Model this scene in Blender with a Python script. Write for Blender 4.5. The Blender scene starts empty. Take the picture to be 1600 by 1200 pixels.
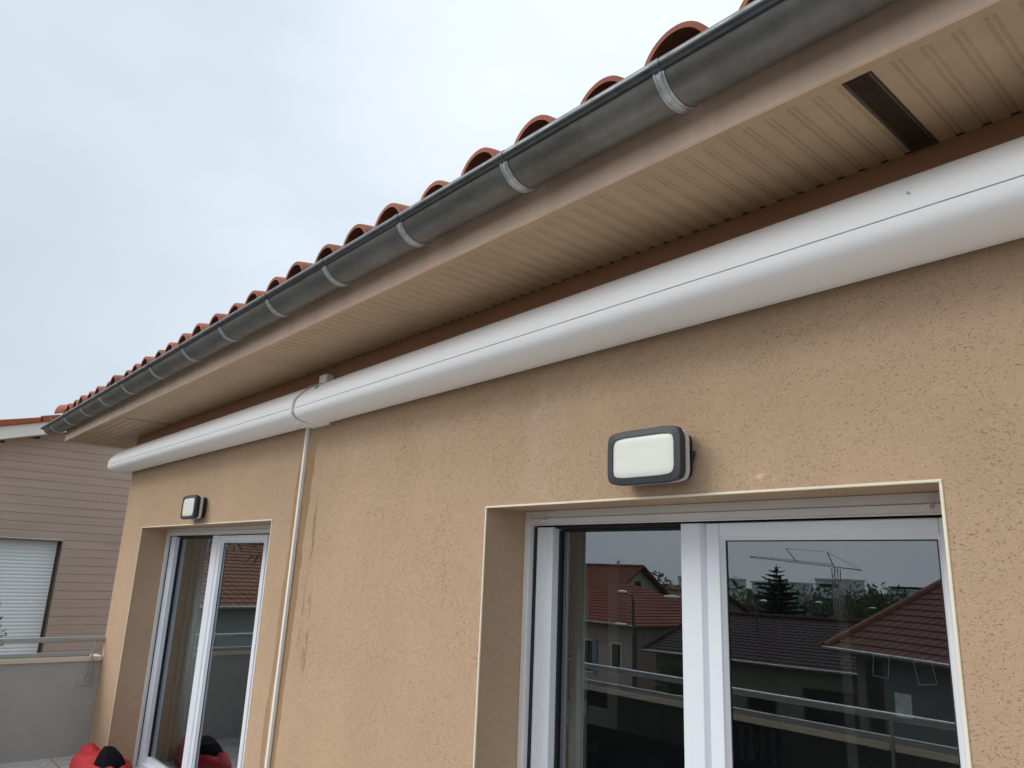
import bpy, bmesh, math, random
from mathutils import Vector, Matrix
random.seed(7)
R_ = math.radians
S = bpy.context.scene
COL = S.collection

# ------------------------------------------------------------------ camera
cam_d = bpy.data.cameras.new('camera')
cam = bpy.data.objects.new('camera', cam_d)
COL.objects.link(cam)
S.camera = cam
cam_d.sensor_width = 36.0
cam_d.lens = 1152.69 / 1600 * 36.0
cam_d.clip_start = 0.05
cam_d.clip_end = 3000
right = Vector((0.66133327, 0.74904251, 0.0396688))
down = Vector((-0.15980928, 0.19237279, -0.96822193))
fwd = Vector((-0.73287059, 0.63397793, 0.24692647))
m = Matrix((right, -down, -fwd)).transposed().to_4x4()
cam.matrix_world = m          # origin of the scene = the phone; the terrace floor is 1.84 m below

# ------------------------------------------------------------------ world
SUN_EL, SUN_AZ = R_(40), R_(218)      # azimuth: direction the light comes from
w = bpy.data.worlds.new('World'); S.world = w; w.use_nodes = True
nt = w.node_tree; N = nt.nodes; L = nt.links
for n_ in list(N): N.remove(n_)
wo = N.new('ShaderNodeOutputWorld'); bg = N.new('ShaderNodeBackground'); bg.inputs[1].default_value = 0.1
sky = N.new('ShaderNodeTexSky'); sky.sky_type = 'NISHITA'; sky.sun_disc = False
sky.sun_elevation = SUN_EL; sky.sun_rotation = SUN_AZ ; sky.air_density = 1.0; sky.dust_density = 3.0
tc = N.new('ShaderNodeTexCoord'); sep = N.new('ShaderNodeSeparateXYZ'); L.new(tc.outputs['Generated'], sep.inputs[0])
mp = N.new('ShaderNodeMapping'); mp.inputs['Scale'].default_value = (1.0, 1.0, 2.2); L.new(tc.outputs['Generated'], mp.inputs[0])
nz = N.new('ShaderNodeTexNoise'); nz.inputs['Scale'].default_value = 2.3; nz.inputs['Detail'].default_value = 5; nz.inputs['Roughness'].default_value = .45
L.new(mp.outputs[0], nz.inputs['Vector'])
def mth(op, a, b=None, clamp=False):
    n = N.new('ShaderNodeMath'); n.operation = op; n.use_clamp = clamp
    for i, v in enumerate((a, b)):
        if v is None: continue
        if isinstance(v, (int, float)): n.inputs[i].default_value = v
        else: L.new(v, n.inputs[i])
    return n.outputs[0]
# overcast deck: pale near the horizon, brighter overhead, soft mottling
el = mth('MAXIMUM', sep.outputs[2], 0.0)
side = mth('SUBTRACT', mth('ADD', mth('MULTIPLY', mth('MAXIMUM', sep.outputs[1], 0.0), 0.68), mth('MULTIPLY', mth('MAXIMUM', mth('MULTIPLY', sep.outputs[1], -1.0), 0.0), 0.85)),
           mth('MULTIPLY', mth('MAXIMUM', mth('ADD', sep.outputs[0], -0.1), 0.0), 0.6))
f1 = mth('ADD', mth('MULTIPLY', el, 0.55), side)
f2 = mth('ADD', f1, mth('MULTIPLY', mth('SUBTRACT', nz.outputs[0], 0.5), 0.75))
f3 = mth('ADD', f2, 0.03, True)
cr = N.new('ShaderNodeValToRGB'); L.new(f3, cr.inputs[0])
cr.color_ramp.elements[0].position = 0.0; cr.color_ramp.elements[0].color = (0.46, 0.54, 0.605, 1)
cr.color_ramp.elements[1].position = 1.0; cr.color_ramp.elements[1].color = (0.90, 0.945, 0.99, 1)
e = cr.color_ramp.elements.new(0.45); e.color = (0.60, 0.68, 0.755, 1)
zen = mth('ADD', mth('MULTIPLY', mth('MAXIMUM', mth('SUBTRACT', el, 0.70), 0.0), 3.2), 1.0)   # the deck is brightest overhead
sc = N.new('ShaderNodeVectorMath'); sc.operation = 'SCALE'; L.new(mth('MULTIPLY', zen, 10.4), sc.inputs[3]); L.new(cr.outputs[0], sc.inputs[0])
mx = N.new('ShaderNodeMix'); mx.data_type = 'RGBA'; mx.inputs[0].default_value = 0.94
L.new(sky.outputs[0], mx.inputs[6]); L.new(sc.outputs[0], mx.inputs[7]); L.new(mx.outputs[2], bg.inputs[0]); L.new(bg.outputs[0], wo.inputs[0])

# ------------------------------------------------------------------ sun (thin, veiled)
sl = bpy.data.lights.new('sun', 'SUN'); sl.energy = 1.5; sl.angle = R_(35); sl.color = (1.0, 0.96, 0.9)
so = bpy.data.objects.new('sun', sl); COL.objects.link(so)
sdir = Vector((-0.62 * math.cos(SUN_EL), -0.785 * math.cos(SUN_EL), math.sin(SUN_EL)))
so.rotation_euler = sdir.to_track_quat('Z', 'Y').to_euler()
S.view_settings.view_transform = 'Standard'; S.view_settings.look = 'None'
S.view_settings.exposure = 0.26; S.view_settings.gamma = 1.0
S.render.engine = 'CYCLES'
S.cycles.max_bounces = 8; S.cycles.transparent_max_bounces = 12

# ------------------------------------------------------------------ materials
class Mat:
    def __init__(s, name, color, rough=.6, metal=0., spec=.5):
        s.m = bpy.data.materials.new(name); s.m.use_nodes = True
        s.t = s.m.node_tree; s.N = s.t.nodes; s.L = s.t.links
        s.b = s.N['Principled BSDF']; s.o = s.N['Material Output']
        s.b.inputs['Base Color'].default_value = (*color, 1); s.b.inputs['Roughness'].default_value = rough
        s.b.inputs['Metallic'].default_value = metal; s.b.inputs['Specular IOR Level'].default_value = spec
        s.color = color; s.tc = s.N.new('ShaderNodeTexCoord'); s.cs = None; s.bumps = None
    def map(s, scale=(1, 1, 1)):
        n = s.N.new('ShaderNodeMapping'); n.inputs['Scale'].default_value = scale
        s.L.new(s.tc.outputs['Object'], n.inputs[0]); return n.outputs[0]
    def noise(s, scale, detail=4, rough=.5, stretch=(1, 1, 1)):
        n = s.N.new('ShaderNodeTexNoise'); n.inputs['Scale'].default_value = scale
        n.inputs['Detail'].default_value = detail; n.inputs['Roughness'].default_value = rough
        s.L.new(s.map(stretch), n.inputs['Vector']); return n.outputs[0]
    def vor(s, scale, stretch=(1, 1, 1), feature='F1'):
        n = s.N.new('ShaderNodeTexVoronoi'); n.inputs['Scale'].default_value = scale; n.feature = feature
        s.L.new(s.map(stretch), n.inputs['Vector']); return n.outputs['Distance']
    def ramp(s, v, p0, p1, c0=(0, 0, 0), c1=(1, 1, 1)):
        n = s.N.new('ShaderNodeValToRGB'); s.L.new(v, n.inputs[0])
        n.color_ramp.elements[0].position = p0; n.color_ramp.elements[1].position = p1
        n.color_ramp.elements[0].color = (*c0, 1); n.color_ramp.elements[1].color = (*c1, 1); return n.outputs[0]
    def mth(s, op, a, b=None, clamp=False):
        n = s.N.new('ShaderNodeMath'); n.operation = op; n.use_clamp = clamp
        for i, v in enumerate((a, b)):
            if v is None: continue
            if isinstance(v, (int, float)): n.inputs[i].default_value = v
            else: s.L.new(v, n.inputs[i])
        return n.outputs[0]
    def mix(s, fac, col2, mode='MIX'):
        n = s.N.new('ShaderNodeMix'); n.data_type = 'RGBA'; n.blend_type = mode
        if isinstance(fac, (int, float)): n.inputs[0].default_value = fac
        else: s.L.new(fac, n.inputs[0])
        if s.cs is None: n.inputs[6].default_value = (*s.color, 1)
        else: s.L.new(s.cs, n.inputs[6])
        if isinstance(col2, tuple): n.inputs[7].default_value = (*col2, 1)
        else: s.L.new(col2, n.inputs[7])
        s.cs = n.outputs[2]; s.L.new(s.cs, s.b.inputs['Base Color']); return s
    def vary(s, scale, amt, stretch=(1, 1, 1), detail=5):
        v = s.noise(scale, detail, .55, stretch)
        return s.mix(1.0, s.ramp(v, .25, .75, (1 - amt,) * 3, (1 + amt * .6,) * 3), 'MULTIPLY')
    def bump(s, h, dist, strength=1.0):
        n = s.N.new('ShaderNodeBump'); n.inputs['Distance'].default_value = dist; n.inputs['Strength'].default_value = strength
        s.L.new(h, n.inputs['Height'])
        if s.bumps is not None: s.L.new(s.bumps, n.inputs['Normal'])
        s.bumps = n.outputs[0]; s.L.new(s.bumps, s.b.inputs['Normal']); return s
    def rough(s, scale, a, b, stretch=(1, 1, 1)):
        v = s.noise(scale, 4, .5, stretch); r = s.ramp(v, .3, .7, (a,) * 3, (b,) * 3); s.L.new(r, s.b.inputs['Roughness']); return s
    def xyz(s):
        n = s.N.new('ShaderNodeSeparateXYZ'); s.L.new(s.tc.outputs['Object'], n.inputs[0]); return n.outputs

M = {}
def render_mat(name, color, stains=False):
    a = Mat(name, color, .93, 0, .15)
    a.vary(.55, .08); a.vary(3.5, .05); a.vary(38, .06); a.vary(2.2, .04, (1, 1, .12)); a.vary(190, .10)
    a.mix(a.mth('MULTIPLY', a.ramp(a.noise(.9, 3, .5), .45, .7), .22), (color[0] * 1.05, color[1] * 1.0, color[2] * 1.12))
    # scratched-render pits: short gouges lying across the wall
    pn = a.noise(185, 3, .7, (.65, 1, 1.2)); pit = a.vor(135, (.65, 1, 1.25))
    dens = a.ramp(a.noise(3.0, 3, .6), .3, .7, (.0,) * 3, (.05,) * 3)
    pm = a.ramp(a.mth('ADD', pn, dens), .655, .70)
    pm2 = a.ramp(pit, .13, .20, (1,) * 3, (0,) * 3)
    pm = a.mth('MAXIMUM', pm, a.mth('MULTIPLY', pm2, a.ramp(a.noise(45, 2), .47, .55)))
    a.mix(a.mth('MULTIPLY', pm, .34), (color[0] * .42, color[1] * .36, color[2] * .32))
    fine = a.noise(260, 4, .7)
    a.bump(a.noise(150, 5, .7), .0026, .7); a.bump(fine, .0012, .55); a.bump(a.mth('SUBTRACT', 1, pm), .003, .8)
    if stains:
        x, y, z = a.xyz()
        wob = a.mth('MULTIPLY', a.mth('SUBTRACT', a.noise(7, 4, .6, (1, 1, .5)), .5), .085)
        xx = a.mth('ADD', x, wob)
        def band(cx, hw, z0, z1, soft=.02, lean=0):
            c = a.mth('ADD', a.mth('SUBTRACT', xx, cx), a.mth('MULTIPLY', z, lean))
            d = a.mth('SUBTRACT', 1, a.mth('MULTIPLY', a.mth('SUBTRACT', a.mth('ABSOLUTE', c), hw), 1 / soft), True)
            up = a.mth('MULTIPLY', a.mth('SUBTRACT', z1, z), 6, True); dn = a.mth('MULTIPLY', a.mth('SUBTRACT', z, z0), 5, True)
            return a.mth('MULTIPLY', d, a.mth('MULTIPLY', up, dn))
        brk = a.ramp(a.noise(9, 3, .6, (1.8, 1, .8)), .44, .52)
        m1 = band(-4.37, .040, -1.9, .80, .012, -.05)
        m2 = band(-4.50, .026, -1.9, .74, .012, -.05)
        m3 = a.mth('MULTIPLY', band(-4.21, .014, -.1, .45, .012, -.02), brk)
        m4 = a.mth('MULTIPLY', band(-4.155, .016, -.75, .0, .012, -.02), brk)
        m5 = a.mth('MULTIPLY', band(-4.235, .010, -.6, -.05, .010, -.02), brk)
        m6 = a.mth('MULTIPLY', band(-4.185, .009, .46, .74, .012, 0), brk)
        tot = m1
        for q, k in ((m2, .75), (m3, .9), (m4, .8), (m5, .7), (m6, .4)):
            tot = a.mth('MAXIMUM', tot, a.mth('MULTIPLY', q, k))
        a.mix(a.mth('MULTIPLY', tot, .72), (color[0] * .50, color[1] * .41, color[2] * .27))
        # lime bloom above the big opening
        d = a.N.new('ShaderNodeVectorMath'); d.operation = 'DISTANCE'; a.L.new(a.map((1.6, 0, .62)), d.inputs[0]); d.inputs[1].default_value = (-2.22 * 1.6, 0, .46 * .62)
        bl = a.mth('MULTIPLY', a.ramp(d.outputs['Value'], .02, .30, (1,) * 3, (0,) * 3), a.ramp(a.noise(14, 5, .7), .35, .65))
        a.mix(a.mth('MULTIPLY', bl, .34), (.66, .52, .42))
        d = a.N.new('ShaderNodeVectorMath'); d.operation = 'DISTANCE'; a.L.new(a.map((.3, 0, 1.5)), d.inputs[0]); d.inputs[1].default_value = (-1.22 * .3, 0, .317 * 1.5)
        bl = a.mth('MULTIPLY', a.ramp(d.outputs['Value'], .01, .028, (1,) * 3, (0,) * 3), a.ramp(a.noise(30, 3, .6), .5, .6))
        a.mix(a.mth('MULTIPLY', bl, .6), (.78, .68, .45))
    return a
WALLC = (.55, .383, .252)
M['wall'] = render_mat('ochre_render', WALLC, True).m
M['reveal'] = render_mat('reveal_render', WALLC).m
a = Mat('wall_shade_brown', (.36, .18, .095), .8); a.vary(3, .1); M['wall_shade'] = a.m  # wall shade above the cassettes, put into the colour as dark brown
a = Mat('bead_pvc', (.86, .78, .62), .45); a.vary(6, .08); M['bead'] = a.m
a = Mat('fascia_pvc', (.88, .63, .49), .45)
a.vary(5, .12, (1, 1, .12)); a.vary(30, .06, (1, 1, .03)); a.rough(8, .38, .6)
M['fascia'] = a.m
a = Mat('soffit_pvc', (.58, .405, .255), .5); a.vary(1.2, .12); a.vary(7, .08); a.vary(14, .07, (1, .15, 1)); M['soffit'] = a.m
a = Mat('vent_dark', (.035, .02, .012), .7); M['ventdark'] = a.m
a = Mat('vent_brown', (.09, .05, .03), .6); M['ventslat'] = a.m
a = Mat('zinc', (.225, .22, .21), .38, .7)
a.vary(2.5, .20, (1, 1, 1)); a.vary(9, .20, (.5, 1, 1.4)); a.vary(40, .10); a.mix(a.mth('MULTIPLY', a.ramp(a.noise(5, 5, .65, (.6, 1, 1)), .5, .75), .45), (.085, .065, .035))
a.rough(6, .36, .55); a.bump(a.noise(2.2, 3), .001, .3)
M['zinc'] = a.m
a = Mat('zinc_bead', (.10, .11, .115), .33, .7); a.vary(20, .3); a.rough(14, .25, .5); M['zincbead'] = a.m
a = Mat('galvanised', (.62, .64, .67), .35, .75); a.vary(30, .25); a.rough(30, .3, .55); M['galv'] = a.m
a = Mat('terracotta', (.36, .125, .075), .82, 0, .3)
a.vary(4, .25); a.vary(25, .18); a.mix(a.mth('MULTIPLY', a.ramp(a.noise(6, 5, .6), .5, .8), .35), (.45, .27, .22)); a.bump(a.noise(60, 4), .002, .5)
oi = a.N.new('ShaderNodeObjectInfo'); a.mix(1.0, a.ramp(oi.outputs['Random'], 0, 1, (.72, .68, .66), (1.15, 1.12, 1.12)), 'MULTIPLY'); M['tile'] = a.m
a = Mat('terracotta_edge', (.40, .115, .06), .8, 0, .3); a.vary(30, .2); M['tile_orange'] = a.m
a = Mat('awning_white', (.95, .955, .965), .5, 0, .4)
a.vary(.7, .03, (.4, 1, 1), 1); M['awning'] = a.m
a = Mat('awning_seam', (.10, .11, .13), .6); M['seam'] = a.m
a = Mat('awning_grey', (.48, .48, .48), .4); M['awngrey'] = a.m
a = Mat('trunking_pvc', (.88, .86, .80), .4); a.vary(5, .08, (1, 1, .3)); M['trunk'] = a.m
a = Mat('door_pvc', (.80, .83, .89), .35); a.vary(3, .04); a.rough(4, .3, .42); M['pvc'] = a.m
a = Mat('shutter_alu', (.80, .79, .79), .42); a.vary(4, .06); M['shut'] = a.m
a = Mat('gasket', (.012, .013, .014), .6); M['gasket'] = a.m
a = Mat('lamp_anthracite', (.030, .036, .046), .42); a.vary(90, .2); a.bump(a.noise(400, 2), .0006, .5); M['lamp'] = a.m
a = Mat('lamp_black', (.012, .013, .016), .5); M['lampb'] = a.m
a = Mat('lamp_opal', (.80, .82, .74), .3); a.b.inputs['Subsurface Weight'].default_value = .0; a.vary(8, .04); M['opal'] = a.m
a = Mat('lamp_silver', (.66, .66, .68), .35, .1); M['silver'] = a.m
a = Mat('siding', (.52, .39, .33), .75, 0, .3); a.vary(1.0, .10); a.vary(5, .12, (1, .15, 3)); a.bump(a.noise(8, 4, .6, (1, .1, 8)), .002, .4); M['siding'] = a.m
a = Mat('siding_trim', (.22, .16, .13), .7); M['sidingtrim'] = a.m
a = Mat('siding_edge', (.50, .38, .29), .6); M['sidingedge'] = a.m
a = Mat('white_shutter', (.86, .90, .94), .45); a.vary(2, .04); M['wshut'] = a.m
a = Mat('cream_board', (.90, .86, .77), .6); a.vary(2, .05); M['creamboard'] = a.m
a = Mat('parapet_grey', (.46, .45, .43), .85, 0, .2); a.vary(1.2, .10); a.vary(6, .06); a.bump(a.noise(90, 4), .002, .4); M['pargrey'] = a.m
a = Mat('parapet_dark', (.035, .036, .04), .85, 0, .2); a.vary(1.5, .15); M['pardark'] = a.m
a = Mat('coping_cream', (.72, .63, .50), .6); a.vary(3, .10); M['coping'] = a.m
a = Mat('rail_alu', (.40, .42, .43), .38, .55); a.vary(6, .08); M['rail'] = a.m
a = Mat('floor_tile', (.36, .37, .37), .5)
bk = a.N.new('ShaderNodeTexBrick'); bk.offset = 0; bk.inputs['Scale'].default_value = 1; bk.inputs['Brick Width'].default_value = .45; bk.inputs['Row Height'].default_value = .45; bk.inputs['Mortar Size'].default_value = .006
a.L.new(a.map(), bk.inputs['Vector']); bk.inputs['Color1'].default_value = (.56, .56, .55, 1); bk.inputs['Color2'].default_value = (.62, .61, .60, 1); bk.inputs['Mortar'].default_value = (.20, .19, .18, 1)
a.cs = bk.outputs['Color']; a.vary(3, .12); a.rough(4, .25, .5); M['floor'] = a.m
a = Mat('red_fabric', (.50, .010, .016), .7); a.vary(14, .15); a.bump(a.noise(9, 5, .6), .03, .9); M['red'] = a.m
a = Mat('black_fabric', (.005, .005, .008), .95, 0, .1); a.bump(a.noise(60, 4), .003, .6); M['black'] = a.m
a = Mat('grass', (.045, .07, .025), .95); a.vary(.2, .4); a.vary(2, .3); M['grass'] = a.m
a = Mat('asphalt', (.05, .05, .052), .9); a.vary(2, .2); M['asphalt'] = a.m
a = Mat('hill_haze_blue', (.06, .07, .075), 1.0, 0, 0); a.vary(.03, .4); M['hill'] = a.m  # bluish grey: distance haze put into the hill colour
a = Mat('bark', (.06, .045, .035), .95); a.vary(10, .3); M['bark'] = a.m
a = Mat('conifer_needles', (.012, .022, .018), .9, 0, .2); a.vary(1.5, .4); M['needles'] = a.m
a = Mat('leaf_green', (.04, .06, .022), .85, 0, .2); a.vary(2, .4); M['leaf'] = a.m
a = Mat('palm_leaf', (.45, .40, .22), .6); a.vary(8, .3); M['palm'] = a.m
a = Mat('olive_leaf', (.10, .14, .04), .6); a.vary(20, .3); M['olive'] = a.m
a = Mat('lamp_post_grey', (.07, .075, .08), .5, .2); M['post'] = a.m
a = Mat('lamp_head_white', (.78, .78, .78), .4); M['head'] = a.m
a = Mat('crane_rust', (.50, .38, .36), .6); M['crane'] = a.m
a = Mat('pot', (.10, .055, .04), .7); a.vary(10, .2); M['pot'] = a.m
def plain(name, c, r=.7, v=.08, sc_=3):
    a = Mat(name, c, r); a.vary(sc_, v); M[name] = a.m; return a.m
plain('room_wall', (.60, .62, .54), .9); plain('room_floor', (.12, .07, .045), .5); plain('room_ceiling', (.3, .3, .3), .9)
plain('dark_wood', (.05, .03, .022), .5, .2, 8); plain('cabinet', (.66, .70, .54), .6); plain('chair_black', (.015, .016, .02), .6)
plain('curtain', (.30, .36, .38), .9, .1, 6); plain('canvas', (.40, .07, .03), .8, .5, 7); plain('paper', (.20, .20, .23), .8, .5, 40)
plain('pole_pale', (.42, .42, .38), .7)
plain('house_pink', (.55, .41, .36), .9); plain('house_cream', (.62, .58, .48), .9); plain('house_grey', (.20, .20, .20), .9); plain('house_beige', (.22, .195, .16), .9)
plain('block_pale', (.72, .72, .70), .9); plain('house_green', (.55, .57, .53), .9); plain('pane_dark', (.012, .013, .015), .15); plain('shutter_blue', (.14, .24, .38), .6); plain('brown_wood', (.08, .05, .035), .7)
def rooftile(name, c):
    a = Mat(name, c, .85, 0, .25); a.vary(.6, .25); a.vary(5, .3)
    wv = a.N.new('ShaderNodeTexWave'); wv.wave_type = 'BANDS'; wv.bands_direction = 'X'; wv.inputs['Scale'].default_value = 1.1; wv.inputs['Distortion'].default_value = .3
    a.L.new(a.map(), wv.inputs['Vector']); a.bump(wv.outputs['Fac'], .05, .8); M[name] = a.m
rooftile('roof_red', (.24, .066, .042)); rooftile('roof_brown', (.15, .058, .045)); rooftile('roof_dark', (.05, .026, .03)); rooftile('roof_orange', (.26, .11, .065))

# glass: a thin double-glazed unit - clear, with Fresnel mirror reflection of the street
g = bpy.data.materials.new('double_glazing'); g.use_nodes = True; t = g.node_tree; n = t.nodes; l = t.links
for q in list(n): n.remove(q)
o_ = n.new('ShaderNodeOutputMaterial'); ms = n.new('ShaderNodeMixShader'); tr = n.new('ShaderNodeBsdfTransparent'); gl = n.new('ShaderNodeBsdfGlossy')
ge = n.new('ShaderNodeNewGeometry'); dt = n.new('ShaderNodeVectorMath'); dt.operation = 'DOT_PRODUCT'
l.new(ge.outputs['Incoming'], dt.inputs[0]); l.new(ge.outputs['Normal'], dt.inputs[1])
def gm(op, a, b=None):
    q = n.new('ShaderNodeMath'); q.operation = op
    for i, v in enumerate((a, b)):
        if v is None: continue
        if isinstance(v, (int, float)): q.inputs[i].default_value = v
        else: l.new(v, q.inputs[i])
    return q.outputs[0]
fac = gm('ADD', .20, gm('MULTIPLY', .80, gm('POWER', gm('SUBTRACT', 1, gm('ABSOLUTE', dt.outputs['Value'])), 4.2)))
gl.inputs['Roughness'].default_value = 0.0; gl.inputs['Color'].default_value = (.86, .94, 1, 1)
tr.inputs[0].default_value = (.72, .78, .77, 1)
tcg = n.new('ShaderNodeTexCoord'); ng = n.new('ShaderNodeTexNoise'); ng.inputs['Scale'].default_value = 1.3; ng.inputs['Detail'].default_value = 1
bpg = n.new('ShaderNodeBump'); bpg.inputs['Distance'].default_value = .0006; bpg.inputs['Strength'].default_value = .6
l.new(tcg.outputs['Object'], ng.inputs['Vector']); l.new(ng.outputs[0], bpg.inputs['Height']); l.new(bpg.outputs[0], gl.inputs['Normal'])
l.new(fac, ms.inputs[0]); l.new(tr.outputs[0], ms.inputs[1]); l.new(gl.outputs[0], ms.inputs[2]); l.new(ms.outputs[0], o_.inputs[0])
M['glass'] = g

# ------------------------------------------------------------------ mesh helpers
class MB:
    def __init__(s): s.v = []; s.f = []
    def add(s, vs, fs):
        o = len(s.v); s.v += [tuple(p) for p in vs]; s.f += [tuple(i + o for i in q) for q in fs]; return s
    def box(s, x0, x1, y0, y1, z0, z1):
        return s.add([(x0, y0, z0), (x1, y0, z0), (x1, y1, z0), (x0, y1, z0), (x0, y0, z1), (x1, y0, z1), (x1, y1, z1), (x0, y1, z1)],
                     [(0, 3, 2, 1), (4, 5, 6, 7), (0, 1, 5, 4), (1, 2, 6, 5), (2, 3, 7, 6), (3, 0, 4, 7)])
    def extx(s, prof, x0, x1, closed=True, cap=True, axis='X'):
        n = len(prof)
        def P(a, p): return (a, p[0], p[1]) if axis == 'X' else ((p[0], a, p[1]) if axis == 'Y' else (p[0], p[1], a))
        vs = [P(x0, p) for p in prof] + [P(x1, p) for p in prof]
        fs = [(i, (i + 1) % n, n + (i + 1) % n, n + i) for i in range(n if closed else n - 1)]
        if cap and closed: fs += [tuple(range(n))[::-1], tuple(range(n, 2 * n))]
        return s.add(vs, fs)
    def tube(s, pts, r, seg=10, r1=None, cap=True):
        pts = [Vector(p) for p in pts]; rings = []
        for i, p in enumerate(pts):
            d = (pts[min(i + 1, len(pts) - 1)] - pts[max(i - 1, 0)]).normalized()
            u = d.cross(Vector((0, 0, 1))) if abs(d.z) < .95 else d.cross(Vector((1, 0, 0))); u.normalize(); v = d.cross(u)
            rr = r if r1 is None else r + (r1 - r) * i / (len(pts) - 1)
            rings.append([p + rr * (math.cos(2 * math.pi * k / seg) * u + math.sin(2 * math.pi * k / seg) * v) for k in range(seg)])
        vs = [q for ring in rings for q in ring]; fs = []
        for i in range(len(pts) - 1):
            for k in range(seg): fs.append((i * seg + k, i * seg + (k + 1) % seg, (i + 1) * seg + (k + 1) % seg, (i + 1) * seg + k))
        if cap: fs += [tuple(range(seg))[::-1], tuple((len(pts) - 1) * seg + k for k in range(seg))]
        return s.add(vs, fs)
    def loft(s, rings, cap=True, closed=True):
        n = len(rings[0]); vs = [q for r in rings for q in r]; fs = []
        for i in range(len(rings) - 1):
            for k in range(n if closed else n - 1): fs.append((i * n + k, i * n + (k + 1) % n, (i + 1) * n + (k + 1) % n, (i + 1) * n + k))
        if cap and closed: fs += [tuple(range(n))[::-1], tuple((len(rings) - 1) * n + k for k in range(n))]
        return s.add(vs, fs)
    def build(s, name, mat, parent=None, smooth=False, bevel=0, loc=None, rz=0, angle=35):
        me = bpy.data.meshes.new(name); me.from_pydata(s.v, [], s.f)
        bm = bmesh.new(); bm.from_mesh(me); bmesh.ops.recalc_face_normals(bm, faces=bm.faces); bm.to_mesh(me); bm.free()
        me.materials.append(M[mat] if isinstance(mat, str) else mat)
        ob = bpy.data.objects.new(name, me); COL.objects.link(ob)
        if parent is not None: ob.parent = parent
        if loc: ob.location = loc
        ob.rotation_euler.z = rz
        if smooth:
            for p in me.polygons: p.use_smooth = True
            try: me.set_sharp_from_angle(angle=R_(angle))
            except Exception: pass
        if bevel:
            b = ob.modifiers.new('bevel', 'BEVEL'); b.width = bevel; b.segments = 2; b.limit_method = 'ANGLE'; b.angle_limit = R_(40)
            for p in me.polygons: p.use_smooth = True
            try: me.set_sharp_from_angle(angle=R_(30))
            except Exception: pass
        return ob
def thing(name, label, cat, group=None, loc=(0, 0, 0), rz=0):
    o = bpy.data.objects.new(name, None); COL.objects.link(o); o.empty_display_size = .1
    o.location = loc; o.rotation_euler.z = rz; return tag(o, label, cat, group)
def tag(o, label=None, cat=None, group=None, kind=None):
    if label: o['label'] = label
    if cat: o['category'] = cat
    if group: o['group'] = group
    if kind: o['kind'] = kind
    return o
def copy_tree(o, parent=None):
    c = o.copy(); COL.objects.link(c); c.parent = parent
    for ch in [q for q in bpy.data.objects if q.parent == o]: copy_tree(ch, c)
    return c

FL = -1.844         # terrace floor
D = 2.1             # outer face of the house wall
SOF = 1.225         # soffit height
XL, XR = -8.44, 1.6 # wall ends

# ================================================================== our house
house = thing('house', 'ochre rendered house with a red clay tile roof, plastic eaves and two glazed sliding doors', 'house', loc=(0, 0, 0))
OPS = [(-7.775, -4.815, .276), (-2.568, -.708, .276)]
# front wall with openings
mb = MB()
xs = [XL, OPS[0][0], OPS[0][1], OPS[1][0], OPS[1][1], XR]; zs = [FL, .276, SOF]
for i in range(5):
    for j in range(2):
        if j == 0 and i in (1, 3): continue
        x0, x1, z0, z1 = xs[i], xs[i + 1], zs[j], zs[j + 1]
        mb.add([(x0, D, z0), (x1, D, z0), (x1, D, z1), (x0, D, z1)], [(0, 1, 2, 3)])
mb.add([(XL, D, FL - 6), (XL, D, SOF), (XL, 9, SOF), (XL, 9, FL - 6)], [(0, 1, 2, 3)])
mb.add([(XR, D, FL - 6), (XR, D, SOF), (XR, 9, SOF), (XR, 9, FL - 6)], [(0, 1, 2, 3)])
mb.add([(XL, 9, FL - 6), (XL, 9, SOF), (XR, 9, SOF), (XR, 9, FL - 6)], [(0, 1, 2, 3)])
mb.build('wall', 'wall', house)
YF = 2.335
for (x0, x1, zt) in OPS:
    rv = MB()
    rv.add([(x0, D, FL), (x0, 2.62, FL), (x0, 2.62, zt), (x0, D, zt)], [(0, 1, 2, 3)])
    rv.add([(x1, D, FL), (x1, 2.62, FL), (x1, 2.62, zt), (x1, D, zt)], [(0, 1, 2, 3)])
    rv.add([(x0, D, zt), (x1, D, zt), (x1, 2.62, zt), (x0, 2.62, zt)], [(0, 1, 2, 3)])
    rv.build('reveal', 'reveal', house)
for (x0, x1, zt) in OPS:
    b = MB(); w_ = .0085; y0, y1 = D - .004, D + .004
    b.box(x0 - .003, x0 + w_ - .003, y0, y1, FL, zt - w_ + .003)
    b.box(x1 - w_ + .003, x1 + .003, y0, y1, FL, zt - w_ + .003)
    b.box(x0 - .003, x1 + .003, y0, y1, zt - w_ + .003, zt + .003)
    b.build('corner_bead', 'bead', house, bevel=.002)
# soffit: grooved boards (double groove every 66.7 mm), running from the fascia trim to the wall
SX0 = -9.46
P = .0667
mb = MB(); prof = []
x = -7.315; y0, y1 = 1.652, 2.0985
def groove_line(x0, x1, ph=.0):
    out = []; k = 0; x = x0
    while x < x1 - P:
        out += [(x, 0), (x + .005, .0048), (x + .010, .0008), (x + .0155, .0008), (x + .0205, .0048), (x + .0255, 0), (x + P - .0001, 0)]
        x += P
    out.append((x1, 0)); return out
gl_ = groove_line(-7.315, XR + .4)
vs = [(q[0], y0, SOF + q[1]) for q in gl_] + [(q[0], y1, SOF + q[1]) for q in gl_]; n_ = len(gl_)
mb.add(vs, [(i, i + 1, n_ + i + 1, n_ + i) for i in range(n_ - 1)])
mb.build('soffit', 'soffit', house)
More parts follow.
